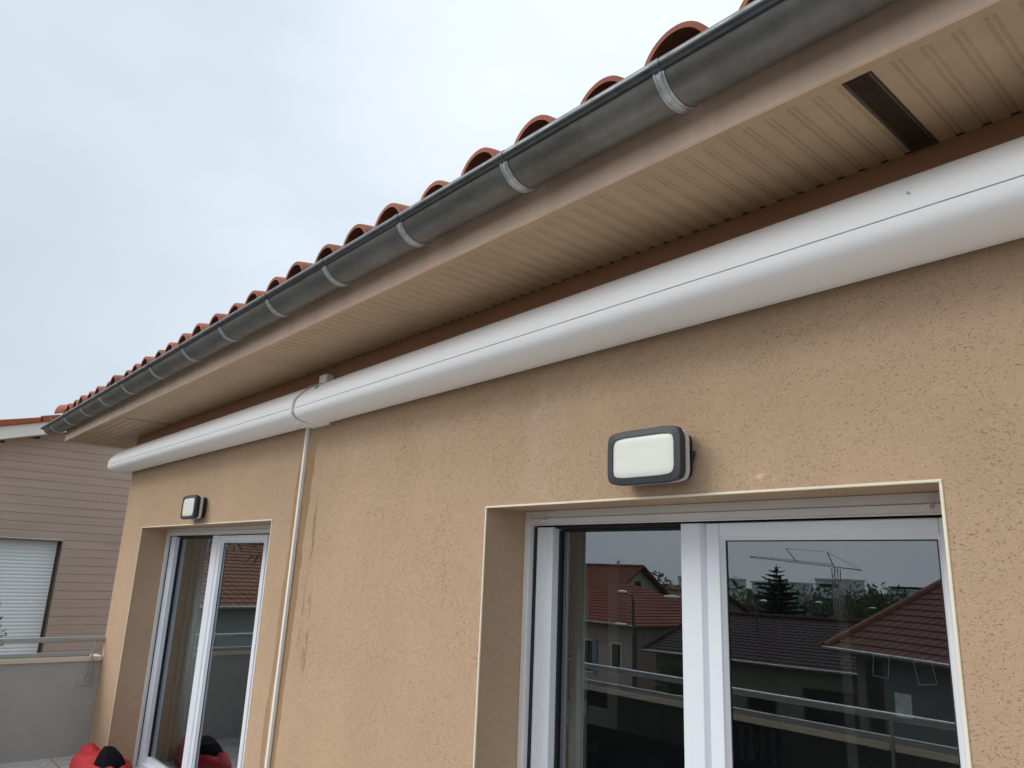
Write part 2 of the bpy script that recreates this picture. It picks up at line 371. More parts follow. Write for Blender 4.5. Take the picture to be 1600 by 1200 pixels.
# mitred end bay: boards turned to run along the eave
mb = MB(); gy = groove_line(1.652, 9.0)
n_ = len(gy); vs = [(SX0 + .03, q[0], SOF + q[1]) for q in gy] + [(-7.335, q[0], SOF + q[1]) for q in gy]
mb.add(vs, [(i, i + 1, n_ + i + 1, n_ + i) for i in range(n_ - 1)])
mb.build('soffit', 'soffit', house)
tr_ = MB()
tr_.box(SX0 + .002, XR + .4, 1.616, 1.654, SOF - .003, SOF + .010)             # front edge trim
tr_.box(-7.345, -7.318, 1.655, 2.098, SOF + .004, SOF + .012)
tr_.box(SX0, SX0 + .035, 1.66, 9, SOF - .003, SOF + .010)
tr_.build('soffit_trim', 'soffit', house, bevel=.0015)
mb = MB(); mb.box(-7.333, -7.324, 1.66, 2.09, SOF - .0015, SOF + .02); mb.build('soffit_joint', 'gasket', house)
# flat dark sheet painting in the shade of the groove ends against the wall
pr = []; x = -7.315
while x < XR: pr += [(x, .0006), (x + .0005, .0006), (x + .001, .010), (x + .020, .011), (x + .0215, .0006)]; x += P
vs = [(p[0], 2.0972 - p[1], SOF - .0012) for p in pr] + [(p[0], 2.0978, SOF - .0012) for p in pr]; n_ = len(pr)
mb = MB(); mb.add(vs, [(i, i + 1, n_ + i + 1, n_ + i) for i in range(n_ - 1)]); mb.build('groove_end_shade', 'ventdark', house)
# vent grille
vx0, vx1 = -.687, -.627
v = MB(); v.box(vx0 - .004, vx0 + .004, 1.656, 2.094, SOF - .005, SOF + .004); v.box(vx1 - .002, vx1 + .004, 1.656, 2.094, SOF - .004, SOF + .004); v.box(vx0 + .004, vx1 - .002, 2.066, 2.094, SOF - .0035, SOF + .004)
vent = v.build('soffit_vent', 'ventslat', house)
v = MB(); v.add([(vx0, 1.657, SOF - .0022), (vx1, 1.657, SOF - .0022), (vx1, 2.07, SOF - .0022), (vx0, 2.07, SOF - .0022)], [(0, 1, 2, 3)]); v.build('vent_opening', 'ventdark', vent)
v = MB(); y = 1.664
while y < 2.06: v.box(vx0 + .0035, vx1 - .003, y, y + .0022, SOF - .0052, SOF - .003); y += .0098
v.build('vent_slats', 'ventslat', vent)
# fascia
f = MB(); f.extx([(1.606, SOF - .004), (1.622, SOF - .004), (1.622, 1.44), (1.606, 1.44)], -4.328, XR + .4); f.build('fascia', 'fascia', house, bevel=.003)
f = MB(); f.extx([(1.6075, SOF - .003), (1.622, SOF - .003), (1.622, 1.44), (1.6075, 1.44)], SX0, -4.331); f.build('fascia', 'fascia', house, bevel=.003)
f = MB(); f.box(SX0 - .016, SX0 - .001, 1.606, 9, SOF - .004, 1.44); f.build('fascia', 'fascia', house, bevel=.003)
f = MB(); f.box(XL + .0, XR, 2.0955, D - .0005, 1.11, SOF - .001); f.build('wall_shade_strip', 'wall_shade', house)  # thin brown strip laid over the wall top, standing in for its shade
# gutter, half round with a rolled front bead and a boat-shaped stop end
GY, GZ, GR = 1.517, 1.378, .090
gs = lambda x: -.0016 * x      # fall of the gutter towards its outlet
ring0 = [(GY - GR * math.cos(R_(a_)), GZ - GR * math.sin(R_(a_))) for a_ in range(0, 181, 6)]
ringi = [(GY - (GR - .0025) * math.cos(R_(a_)), GZ - (GR - .0025) * math.sin(R_(a_))) for a_ in range(180, -1, -6)]
gut = MB(); prof = ring0 + ringi
segs = [-9.66 + .35 * k for k in range(34)]
gut.loft([[(xx, p[0], p[1] + gs(xx)) for p in prof] for xx in segs], cap=False)
rings = []
for k in range(9):
    t_ = k / 8; sc_ = math.cos(t_ * math.pi / 2) ** .26 if t_ < 1 else .02; xx = -9.66 - .20 * math.sin(t_ * math.pi / 2)
    cy, cz = GY - GR * .5 * (1 - sc_) , GZ
    rings.append([(xx, cy + (p[0] - GY) * sc_, cz + (p[1] - GZ) * sc_ + gs(xx)) for p in ring0])
gut.loft(rings, cap=False, closed=False)
gutter = gut.build('gutter', 'zinc', house, smooth=True)
b = MB(); b.tube([(-9.85, GY - GR + .001, GZ - .010 + gs(-9.85))] + [(xx, GY - GR - .002, GZ - .010 + gs(xx)) for xx in segs], .0178, 14); b.build('gutter_bead', 'zincbead', gutter, smooth=True)
# soldered joint lines
BR = [-.44, -1.088, -1.743, -2.391, -3.03, -3.675, -4.358, -5.024, -5.744, -6.51, -7.23, -7.96, -8.68, -9.38]
brk = MB()
r1, r2 = GR + .0035, GR + .0005
pr = [(GY - r1 * math.cos(R_(a_)), GZ - r1 * math.sin(R_(a_))) for a_ in range(4, 173, 6)]
pi_ = [(GY - r2 * math.cos(R_(a_)), GZ - r2 * math.sin(R_(a_))) for a_ in range(172, 3, -6)]
brk.extx(pr + pi_, -.017, .017)
r3 = GR + .0065
pr2 = [(GY - r3 * math.cos(R_(a_)), GZ - r3 * math.sin(R_(a_))) for a_ in range(8, 165, 6)]
pi2 = [(GY - r2 * math.cos(R_(a_)), GZ - r2 * math.sin(R_(a_))) for a_ in range(164, 7, -6)]
brk.extx(pr2 + pi2, -.0165, -.0125); brk.extx(pr2 + pi2, .004, .008)
cl = [(GY - GR - .002 + .0198 * math.cos(R_(a_)), GZ - .010 + .0198 * math.sin(R_(a_))) for a_ in range(0, 360, 30)]
brk0 = brk.build('gutter_bracket', 'galv', gutter, smooth=True)
clip = MB(); clip.extx(cl, -.015, .015); clip_o = clip.build('bracket_clip', 'zincbead', brk0, smooth=True)
clip_o.parent = gutter; clip_o.location = (BR[0], 0, gs(BR[0]))
brk0.location = (BR[0], 0, gs(BR[0]))
for bx in BR[1:]:
    c = brk0.copy(); COL.objects.link(c); c.parent = gutter; c.location = (bx, 0, gs(bx))
    c = clip_o.copy(); COL.objects.link(c); c.parent = gutter; c.location = (bx, 0, gs(bx))

# roof: barrel tile courses running up a 30 % slope
SL = .30
roofz = lambda y: 1.405 + (y - 1.5) * SL
rf = MB(); rf.add([(-9.46, 1.56, roofz(1.56)), (2.0, 1.56, roofz(1.56)), (2.0, 6.0, roofz(6.0)), (-4.96, 6.0, roofz(6.0))], [(0, 1, 2, 3)])
rf.add([(-9.46, 1.56, roofz(1.56)), (-4.96, 6.0, roofz(6.0)), (-9.46, 10.5, roofz(1.56))], [(0, 1, 2)])
rf.add([(-9.46, 10.5, roofz(1.56)), (-4.96, 6.0, roofz(6)), (2, 6, roofz(6)), (2, 10.5, roofz(1.56))], [(0, 1, 2, 3)])
roof = rf.build('roof', 'tile', house)
def barrel(length_rows, rad=.118, thick=.016, taper=.84, rise=-.048):
    b = MB(); ln = .40
    for r in range(length_rows):
        y0 = 1.475 + r * .34; y1 = y0 + ln
        rings = []
        for (yy, kk, lift) in ((y0, 1.0, .028), (y0 + .012, 1.0, .028), (y1, taper, .0)):
            zz = 1.405 + (yy - 1.5) * SL + lift - .005 + rise
            ro, ri = rad * kk, (rad - thick) * kk
            o = [(-ro * math.cos(R_(a_)), yy, zz + ro * 1.08 * math.sin(R_(a_))) for a_ in range(-4, 185, 9)]
            i_ = [(-ri * math.cos(R_(a_)), yy, zz + ri * 1.08 * math.sin(R_(a_))) for a_ in range(184, -5, -9)]
            rings.append(o + i_)
        b.loft(rings)
    return b
barrels = {}
TX = []
x = -1.055 + .297 * 3
while x > -9.35: TX.append(x); x -= .297
me_cache = {}
for i, tx in enumerate(TX):
    rows = max(1, min(4, int((tx + 9.3) / .5)))
    if rows not in me_cache:
        o = barrel(rows).build('barrel_tile', 'tile', roof, smooth=True, angle=50); me_cache[rows] = o
    else:
        o = me_cache[rows].copy(); COL.objects.link(o); o.parent = roof
    o.location = (tx + random.uniform(-.010, .010), random.uniform(-.018, .018), random.uniform(-.003, .003) - .0030 * tx); o.rotation_euler = (0, 0, 0)
cb = []  # dark strip added behind the tile ends, standing in for the shade inside them
for tx in sorted(TX):
    for a_ in range(176, 3, -12): cb.append((tx + .104 * math.cos(R_(a_)), 1.396 + .112 * math.sin(R_(a_)) - .0030 * tx))
vs = [(p[0], 1.60, p[1]) for p in cb] + [(p[0], 1.60, 1.36) for p in cb]; n_ = len(cb)
cm = MB(); cm.add(vs, [(i, i + 1, n_ + i + 1, n_ + i) for i in range(n_ - 1)]); cm.build('tile_end_shade', 'gasket', roof)
# hip tiles climbing from the left corner
hb = MB()
for k in range(7):
    p0 = Vector((-9.40, 1.52, 1.455)) + Vector((1, 1, .30)) * (.27 * k); p1 = p0 + Vector((1, 1, .30)) * .31
    u = Vector((1, -1, 0)).normalized()
    rings = []
    for p, kk in ((p0, 1.0), (p1, .84)):
        rings.append([tuple(p + u * (-.125 * kk * math.cos(R_(a_))) + Vector((0, 0, .125 * kk * math.sin(R_(a_)) + (.03 if kk == 1 else 0)))) for a_ in range(0, 181, 12)] +
                     [tuple(p + u * (-.11 * kk * math.cos(R_(a_))) + Vector((0, 0, .11 * kk * math.sin(R_(a_)) + (.03 if kk == 1 else 0)))) for a_ in range(180, -1, -12)])
    hb.loft(rings)
hb.build('hip_tile', 'tile_orange', roof, smooth=True, angle=50)
fz = MB()
fz.add([(-9.52, 1.47, 1.40), (-9.40, 1.44, 1.41), (-9.42, 1.50, 1.50), (-9.52, 1.52, 1.47)], [(0, 1, 2, 3)])
fz.tube([(-9.50, 1.45, 1.43), (-9.56, 1.44, 1.50)], .012, 6, .004)
fz.build('tile_mortar', 'gasket', roof)

# ------------------------------------------------------------------ sliding doors
def sash(parent, x0, x1, z0, z1, y, stile=.055, top=.048, th=.05, name='sash'):
    s_ = MB()
    s_.box(x0, x0 + stile, y, y + th, z0, z1); s_.box(x1 - stile, x1, y, y + th, z0, z1)
    s_.box(x0 + stile, x1 - stile, y + .0005, y + th, z1 - top, z1); s_.box(x0 + stile, x1 - stile, y + .0005, y + th, z0, z0 + .10)
    o = s_.build(name, 'pvc', parent, bevel=.004)
    b = MB(); q = .013        # sloping glazing bead
    X0, X1, Z0, Z1 = x0 + stile, x1 - stile, z0 + .10, z1 - top
    outer = [(X0, y + .006, Z0), (X1, y + .006, Z0), (X1, y + .006, Z1), (X0, y + .006, Z1)]
    inner = [(X0 + q, y + .022, Z0 + q), (X1 - q, y + .022, Z0 + q), (X1 - q, y + .022, Z1 - q), (X0 + q, y + .022, Z1 - q)]
    b.add(outer + inner, [(i, (i + 1) % 4, 4 + (i + 1) % 4, 4 + i) for i in range(4)]); b.build('glazing_bead', 'pvc', o)
    gk = MB(); k = .004; yy = y + .0225
    for a0, a1, c0, c1 in ((X0 + q - .001, X0 + q + k, Z0 + q, Z1 - q), (X1 - q - k, X1 - q + .001, Z0 + q, Z1 - q), (X0 + q, X1 - q, Z1 - q - k, Z1 - q + .001), (X0 + q, X1 - q, Z0 + q - .001, Z0 + q + k)):
        gk.box(a0, a1, yy, yy + .002, c0, c1)
    gk.build('gasket', 'gasket', o)
    gg = MB(); gg.add([(X0 + q, y + .026, Z0 + q), (X1 - q, y + .026, Z0 + q), (X1 - q, y + .026, Z1 - q), (X0 + q, y + .026, Z1 - q)], [(0, 1, 2, 3)])
    gg.build('glass', 'glass', o)
    return o
def door(label, x0, x1, panes, left_stile):
    d = bpy.data.objects.new('sliding_door', None); COL.objects.link(d); d.parent = house; d.location = (0, 0, 0); d.empty_display_size = .1
    if label: d['label'] = label
    zt = .276
    for gx0, gx1 in ((x0, x0 + .033), (x1 - .033, x1)):
        gd = MB(); gd.box(gx0 + .0005, gx1, YF, YF + .06, FL, zt - .001); gd.build('shutter_guide', 'shut', d, bevel=.003)
        gp = MB(); c = gx1 if gx0 == x0 else gx0 - .018; gp.box(c, c + .018, YF + .03, YF + .06, FL, .205); gp.build('guide_slot', 'gasket', d)
    sb = MB(); sb.box(x0 + .034, x1 - .034, YF + .006, YF + .16, .2425, zt - .001); sb.build('shutter_box', 'shut', d, bevel=.002)
    es = MB(); es.box(x0 + .034, x1 - .034, YF + .002, YF + .014, .2115, .2415); es.box(x0 + .034, x1 - .034, YF - .002, YF + .014, .2095, .214); end = es.build('shutter_end_slat', 'shut', d, bevel=.002)
    for sx in (x0 + .135, x1 - .115):
        k = MB(); k.tube([(sx, YF + .004, .232), (sx, YF - .006, .232), (sx, YF - .022, .232)], .007, 12); k.build('shutter_stop', 'bead', end, smooth=True)
        k = MB(); k.tube([(sx, YF + .002, .232), (sx, YF - .003, .232)], .011, 12); k.build('stop_washer', 'silver', end, smooth=True)
    hd = MB(); hd.box(x0 + .034, x1 - .034, YF + .05, YF + .16, .198, .2495); hd.build('head_track', 'gasket', d)
    fr_ = MB(); fr_.box(x0 + .02, left_stile, YF + .035, YF + .14, FL, .204)
    nx = int((left_stile - x0 - .06) / .016)
    for i in range(nx): fr_.box(x0 + .058 + i * .016, x0 + .066 + i * .016, YF + .033, YF + .036, FL, .203)
    fr_.box(x0 + .02, x1 - .02, YF + .03, YF + .16, FL, FL + .05)
    fr_.build('frame', 'pvc', d, bevel=.0015)
    for p in panes:
        kind, a0, a1, y = p
        if kind == 'sash': sash(d, a0, a1, FL + .05, .203, y)
        elif kind == 'post':
            q = MB(); q.extx([(a0, y), (a1 - .018, y), (a1, y + .02), (a1, y + .07), (a0, y + .07)], FL + .05, .204, axis='Z'); q.build('meeting_stile', 'pvc', d, bevel=.003)
        elif kind == 'fixed':
            q = MB(); q.box(a0, a0 + .012, y - .012, y + .03, FL + .05, .190); q.box(a0 + .012, a1, y + .002, y + .03, .183, .2); q.build('frame', 'gasket', d)
            q = MB(); q.add([(a0 + .012, y, FL + .1), (a1, y, FL + .1), (a1, y, .183), (a0 + .012, y, .183)], [(0, 1, 2, 3)]); q.build('glass', 'glass', d)
            q = MB(); q.box(a0, a1, y - .02, y + .03, FL + .05, FL + .1); q.build('frame', 'pvc', d)
        elif kind == 'handle':
            q = MB(); q.box(a0, a0 + .02, y - .006, y, -.66, -.50); q.build('handle', 'gasket', d, bevel=.004)
    return d
door('sliding door on the right, with two leaves and a wide pale meeting stile', -2.568, -.708,
     [('fixed', -2.415, -1.64, YF + .085), ('post', -1.715, -1.612, YF + .022), ('sash', -1.606, -.76, YF + .026)], -2.415)
door('sliding door on the left near the house corner, with three narrow leaves', -7.775, -4.815,
     [('fixed', -7.60, -6.48, YF + .085), ('post', -6.585, -6.452, YF + .022), ('sash', -6.442, -5.462, YF + .026), ('post', -5.448, -5.35, YF + .03), ('fixed', -5.35, -4.88, YF + .085), ('handle', -5.42, -5.4, YF + .03)], -7.60)

# interior shell
for nm, mt, bx in (('room_floor', 'room_floor', (XL + .2, XR, 2.50, 7.6, FL - .05, FL + .002)), ('room_ceiling', 'room_ceiling', (XL + .2, XR, 2.64, 7.6, .62, .66)),
                   ('inner_wall', 'room_wall', (XL + .2, XR, 7.0, 7.05, FL, .62)), ('inner_wall', 'room_wall', (XL + .02, XL + .2, 2.63, 7.6, FL, .62)), ('inner_wall', 'room_wall', (XR - .1, XR - .02, 2.63, 7.6, FL, .62)),
                   ('inner_wall', 'room_wall', (-4.05, -3.95, 4.6, 7.0, FL, .62))):
    b = MB(); b.box(*bx); b.build(nm, mt, house)
lin = MB()
for a0, a1, z0, z1 in ((XL + .2, -7.775, FL, .62), (-4.815, -2.568, FL, .62), (-.708, XR - .1, FL, .62), (-7.775, -4.815, .277, .62), (-2.568, -.708, .277, .62)): lin.box(a0, a1, 2.60, 2.64, z0, z1)
lin.build('inner_wall', 'room_wall', house)

# ------------------------------------------------------------------ awning cassettes
def cassette(x0, x1, dz, label, endl=True):
    t_ = thing('awning_cassette', label, 'awning', 'white awning cassettes under the eave')
    pts = []
    def bez(p0, p1, p2, p3, n):
        for i in range(n):
            u = i / n; c = [(1 - u) ** 3, 3 * u * (1 - u) ** 2, 3 * u * u * (1 - u), u ** 3]
            pts.append((sum(k * p[0] for k, p in zip(c, (p0, p1, p2, p3))), sum(k * p[1] for k, p in zip(c, (p0, p1, p2, p3)))))
    bez((2.085, 1.120), (2.04, 1.126), (1.965, 1.098), (1.892, 1.008), 14)
    bez((1.892, 1.008), (1.876, .990), (1.869, .970), (1.868, .934), 8)
    top = list(pts) + [(1.868, .9335)]
    pts.clear()
    bez((1.868, .9295), (1.867, .906), (1.872, .886), (1.902, .873), 10)
    bez((1.902, .873), (1.945, .852), (2.03, .852), (2.085, .874), 12)
    bot = list(pts) + [(2.085, .872)]
    def dzp(ps, k=1.0): return [(1.98 + (p[0] - 1.98) * k, .968 + (p[1] - .968) * k + dz) for p in ps]
    sh = (lambda x: .0068 * (x + 1.0)) if x0 > -5 else (lambda x: 0.0)      # hung slightly out of level
    top_in = [(2.085, 1.02)]; n = 14
    xs_ = [x0 + .03 + (x1 - x0 - .06) * i / n for i in range(n + 1)]
    tp = dzp(top) + [(1.90, .9335 + dz), (2.0, 1.0 + dz), (2.085, 1.0 + dz)]
    h = MB(); h.loft([[(xx, p[0], p[1] + sh(xx)) for p in tp] for xx in xs_]); h.build('hood', 'awning', t_, smooth=True, angle=40)
    bp = dzp(bot) + [(2.085, .98 + dz), (1.90, .9295 + dz)]
    h = MB(); h.loft([[(xx, p[0], p[1] + sh(xx)) for p in bp] for xx in xs_]); h.build('front_bar', 'awning', t_, smooth=True, angle=40)
    sm = MB(); sm.loft([[(xx, yy, zz + dz + sh(xx)) for yy, zz in ((1.876, .9292), (1.905, .9292), (1.905, .9338), (1.876, .9338))] for xx in (x0 + .03, x1 - .03)]); sm.build('seam', 'seam', t_)
    full = top + bot
    for ex, sgn in ((x0, 1), (x1, -1)):
        e_ = MB(); r_ = [(ex + sgn * .0, .955), (ex + sgn * .004, .985), (ex + sgn * .008, 1.004), (ex + sgn * .03, 1.004)]
        e_.loft([[(xx, q[0], q[1] + sh(xx)) for q in dzp(full, k)] for xx, k in r_]); e_.build('end_cap', 'awning', t_, smooth=True, angle=40)
    return t_
cl_ = cassette(-8.51, -4.195, -.019, 'left white awning cassette, from the house corner to the grey joint ring')
cr_ = cassette(-4.165, XR + .3, -.003, 'right white awning cassette, long one passing over the right sliding door')
rg = MB()
ringq = [(2.07, 1.100), (2.03, 1.098), (1.97, 1.071), (1.891, .990), (1.872, .962), (1.866, .915), (1.868, .885), (1.90, .852), (1.96, .836), (2.07, .85)]
rg.extx(ringq, -4.197, -4.163); rg.build('joint_ring', 'awngrey', cr_, smooth=True)
bk_ = MB(); bk_.box(-4.225, -4.125, 2.04, 2.094, 1.05, 1.155); bk_.build('top_bracket', 'awning', cr_, bevel=.004)
bk_ = MB(); bk_.box(-4.345, -4.115, 2.006, 2.097, .838, .848); bk_.box(-4.345, -4.115, 2.0, 2.0055, .826, .860); bk_.box(-4.29, -4.275, 1.96, 1.999, .832, .85); bk_.build('bottom_bracket', 'awning', cr_, bevel=.004)
lb = MB(); lb.box(-4.07, -3.985, 1.9105, 1.915, 1.0, 1.004); lb.box(-3.989, -3.985, 1.905, 1.94, 1.004, 1.03); lb.build('cover_clip', 'awngrey', cr_)
for k in range(1):
    sp_ = MB(); sp_.tube([(-.64, 1.868, .987), (-.64, 1.893, .987)], .0032, 8); sp_.build('grub_screw', 'awngrey', cr_)

# conduit
t_ = MB(); t_.loft([[(a_ - .013, 2.078, z), (a_ + .013, 2.078, z), (a_ + .014, 2.0995, z), (a_ - .014, 2.0995, z)] for a_, z in ((-4.405, .872), (-4.418, .40), (-4.435, -.30), (-4.46, -1.20), (-4.475, FL))])
tag(t_.build('cable_trunking', 'trunk', None, bevel=.003), 'thin white cable trunking running down the ochre wall from the awning joint', 'cable trunking')

# ------------------------------------------------------------------ wall lamps
def sup(w2, h2, y, n=96, e_=12.0):
    out = []
    for i in range(n):
        a_ = 2 * math.pi * (i + .5) / n; c, s_ = math.cos(a_), math.sin(a_)
        u = math.copysign(abs(c) ** (2 / e_), c); v = math.copysign(abs(s_) ** (2 / e_), s_)
        out.append((w2 * u * (1 - .055 * v * v), y, h2 * v * (1 - .085 * u * u)))
    return out
def lamp(loc, label):
    t_ = thing('wall_lamp', label, 'wall lamp', 'oval bulkhead lamps over the doors', loc=loc)
    b = MB(); b.loft([sup(0.1370, 0.0774, .0), sup(0.1434, 0.0838, -.004), sup(0.1466, 0.0871, -.034)]); b.build('back_box', 'lampb', t_, smooth=True)
    b = MB(); b.loft([sup(0.1487, 0.0892, -.034), sup(0.1557, 0.0941, -.037), sup(0.1557, 0.0941, -.055), sup(0.1487, 0.0892, -.058)]); b.build('trim_band', 'silver', t_, smooth=True)
    b = MB(); b.loft([sup(0.1487, 0.0892, -.058), sup(0.1562, 0.0941, -.062), sup(0.1573, 0.0946, -.074)]); b.build('bezel_base', 'lampb', t_, smooth=True)
    b = MB(); rs = [sup(0.1594, 0.0957, -.074), sup(0.1637, 0.0989, -.078), sup(0.1632, 0.0984, -.094), sup(0.1605, 0.0962, -.098), sup(0.1364, 0.0745, -.1005), sup(0.1376, 0.0731, -.0985), sup(0.1373, 0.0728, -.094)]
    b.loft(rs, cap=False); b.build('bezel', 'lamp', t_, smooth=True, angle=28)
    b = MB(); b.loft([sup(0.1379, 0.0734, -.0945), sup(0.1352, 0.0712, -.0955), sup(0.0981, 0.0482, -.0958), sup(0.0022, 0.0011, -.096)]); b.build('diffuser', 'opal', t_, smooth=True)
    b = MB(); b.box(.144, .160, -.030, -.012, -.006, .014); b.box(.142, .155, -.028, -.014, -.024, -.004); b.build('sensor', 'lampb', t_, bevel=.003)
    return t_
lamp((-1.612, D, .407), 'larger-looking anthracite bulkhead lamp with cream lens over the right sliding door')
lamp((-6.235, D, .404), 'small far bulkhead lamp with dark surround over the left sliding door')

# ------------------------------------------------------------------ terrace
b = MB(); b.box(-8.56, 6.0, -.62, 2.42, FL - .25, FL); tag(b.build('terrace_floor', 'floor', None), 'pale square paving tiles of the terrace beside the house', 'floor', kind='structure')
par = thing('parapet', 'grey rendered terrace parapet with a cream coping', 'parapet')
b = MB(); b.box(-8.56, -8.42, -.62, 2.0995, FL + .0, -1.004); b.build('wall', 'pargrey', par)
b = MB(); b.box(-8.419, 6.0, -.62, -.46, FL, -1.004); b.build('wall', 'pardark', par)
b = MB(); b.box(-8.60, -8.395, -.42, 2.098, -1.000, -.957); b.box(-8.60, -2.205, -.66, -.422, -1.000, -.957); b.box(-2.175, 6.0, -.66, -.422, -1.000, -.957); b.build('coping', 'coping', par, bevel=.005)
rl = thing('railing', 'aluminium handrail with one lower bar bolted inside the parapet', 'railing')
def oblong(p0, p1, w2, h2):
    p0, p1 = Vector(p0), Vector(p1); d = (p1 - p0).normalized(); u = Vector((-d.y, d.x, 0)); up = Vector((0, 0, 1))
    m_ = MB(); n = 14
    pr = [(math.copysign(abs(math.cos(2 * math.pi * i / n)) ** .7, math.cos(2 * math.pi * i / n)) * w2, math.copysign(abs(math.sin(2 * math.pi * i / n)) ** .7, math.sin(2 * math.pi * i / n)) * h2) for i in range(n)]
    m_.loft([[tuple(p + u * a_ + up * c) for a_, c in pr] for p in (p0, p1)]); return m_
oblong((-8.43, 2.097, -.797), (-8.43, -.44, -.797), .022, .0235).build('top_rail', 'rail', rl, smooth=True)
oblong((-8.43, -.44, -.797), (6, -.44, -.797), .022, .0235).build('top_rail', 'rail', rl, smooth=True)
oblong((-8.43, 1.99, -.934), (-8.43, -.44, -.934), .012, .021).build('lower_bar', 'rail', rl, smooth=True)
oblong((-8.43, -.44, -.934), (6, -.44, -.934), .012, .021).build('lower_bar', 'rail', rl, smooth=True)
b = MB(); b.tube([(-8.43, 2.094, -.797), (-8.43, 2.0995, -.797)], .034, 16); b.build('wall_flange', 'rail', rl, smooth=True)
def post(x, y, dx, dy):
    b = MB()
    ux, uy = dx, dy; vx, vy = -dy, dx
    def bx(a0, a1, c0, c1, z0, z1):
        vs = []
        for z in (z0, z1):
            for a_, c in ((a0, c0), (a1, c0), (a1, c1), (a0, c1)): vs.append((x + ux * a_ + vx * c, y + uy * a_ + vy * c, z))
        b.add(vs, [(0, 3, 2, 1), (4, 5, 6, 7), (0, 1, 5, 4), (1, 2, 6, 5), (2, 3, 7, 6), (3, 0, 4, 7)])
    bx(.030, .060, -.006, .006, -1.175, -.81); bx(-.005, .031, -.0055, .0055, -.83, -.80)
    o = b.build('post', 'rail', rl, bevel=.002)
    b = MB()
    bx(.011, .018, -.09, .03, -1.225, -1.10); bx(.018, .045, -.02, .004, -1.19, -1.14)
    o2 = b.build('base_plate', 'rail', o, bevel=.002)
    b = MB(); p = Vector((x + ux * .018 - vx * .05, y + uy * .018 - vy * .05, -1.14)); b.tube([p, p + Vector((ux, uy, 0)) * .012], .009, 8); b.build('bolt', 'galv', o, smooth=True)
post(-8.43, 2.0, 1, 0); post(-8.43, -.30, 1, 0)
for px in (-2.19, -5.0, -7.2, .6, 3.2): post(px, -.472, 0, 1)

# red and black bag on the floor
def blob(profile, seed, n=40, amp=1.0):
    rnd = random.Random(seed); m_ = MB(); ph = [rnd.uniform(0, 6.28) for _ in range(8)]; rings = []
    for (z, rx, ry, ox, oy) in profile:
        ring = []
        for i in range(n):
            a_ = 2 * math.pi * i / n
            k = 1 + amp * (.09 * math.sin(3 * a_ + ph[0] + z * 9) + .05 * math.sin(5 * a_ + ph[1] - z * 15) + .03 * math.sin(9 * a_ + ph[2] + z * 25))
            ring.append((ox + rx * k * math.cos(a_), oy + ry * k * math.sin(a_), z + amp * (.012 * math.sin(4 * a_ + ph[3]) + .008 * math.sin(7 * a_ + ph[4]))))
        rings.append(ring)
    m_.loft(rings); return m_
bag = thing('bag', 'crumpled red and black bag lying on the terrace floor at the left door', 'bag', loc=(-7.36, 1.98, FL))
blob([(0.0, .50, .20, 0, 0), (.06, .54, .21, 0, 0), (.11, .53, .20, .0, 0), (.15, .50, .175, .0, 0), (.175, .42, .14, .04, 0), (.185, .30, .09, .08, 0), (.188, .1, .03, .1, 0)], 3, amp=.7).build('body', 'red', bag, smooth=True, angle=80)
blob([(.12, .20, .12, .19, .0), (.17, .195, .115, .185, 0), (.205, .175, .10, .175, 0), (.235, .14, .085, .15, 0), (.262, .105, .06, .125, 0), (.283, .07, .04, .105, 0), (.290, .03, .02, .10, 0)], 8, amp=.35).build('top_flap', 'black', bag, smooth=True, angle=80)
b = MB(); b.loft([[(-.40 + .25 * math.cos(R_(a_)) * k + ox, .0 + .12 * math.sin(R_(a_)) * k, z + .01 * math.cos(R_(3 * a_))) for a_ in range(0, 360, 30)] for z, k, ox in ((.03, 1.1, 0), (.10, 1.0, .0), (.15, .74, -.02), (.185, .42, -.05), (.205, .16, -.07), (.208, .04, -.07))]); b.build('folded_corner', 'red', bag, smooth=True, angle=70)

# potted shrub just out of frame, its leaf tips reach into it
def leafcloud(m_, c, rad, n, size, rnd, tips=False):
    for _ in range(n):
        d = Vector((rnd.gauss(0, 1), rnd.gauss(0, 1), rnd.gauss(0, 1))).normalized() * (rnd.random() ** .45)
        p = Vector(c) + Vector((d.x * rad[0], d.y * rad[1], d.z * rad[2]))
        a_ = Vector((rnd.gauss(0, 1), rnd.gauss(0, 1), rnd.gauss(0, .7))).normalized(); b_ = a_.cross(Vector((rnd.random(), rnd.random(), 1))).normalized()
        s_ = size * rnd.uniform(.6, 1.3)
        m_.add([p - a_ * s_, p + b_ * s_ * .3, p + a_ * s_, p - b_ * s_ * .3], [(0, 1, 2, 3)])
def stems(m_, base, tips, r0, r1=.003):
    for tp in tips:
        b_ = Vector(base); t1 = Vector(tp); mid = (b_ + t1) / 2 + Vector((0, 0, .08)); m_.tube([b_, mid, t1], r0, 6, r1)
sh = thing('potted_shrub', 'small leafy shrub in a pot at the far left end of the terrace', 'plant', loc=(-8.0, .78, FL))
b = MB(); b.loft([[(r_ * math.cos(2 * math.pi * i / 20), r_ * math.sin(2 * math.pi * i / 20), z) for i in range(20)] for r_, z in ((.14, 0), (.19, .30), (.20, .32), (.17, .31), (.16, .26))]); b.build('pot', 'pot', sh, smooth=True)
rnd = random.Random(2); b = MB(); tips = [(rnd.uniform(-.2, .2), rnd.uniform(-.2, .3), rnd.uniform(.7, 1.45)) for _ in range(9)]; stems(b, (0, 0, .28), tips, .012); b.build('stem', 'bark', sh)
b = MB()
for tp in tips: leafcloud(b, tp, (.12, .12, .17), 60, .032, rnd)
for yy, zz in ((.345, 1.385), (.355, 1.27), (.37, 1.03), (.33, 1.33)): leafcloud(b, (0, yy - .06, zz), (.05, .06, .045), 24, .028, rnd)
b.build('foliage', 'olive', sh)

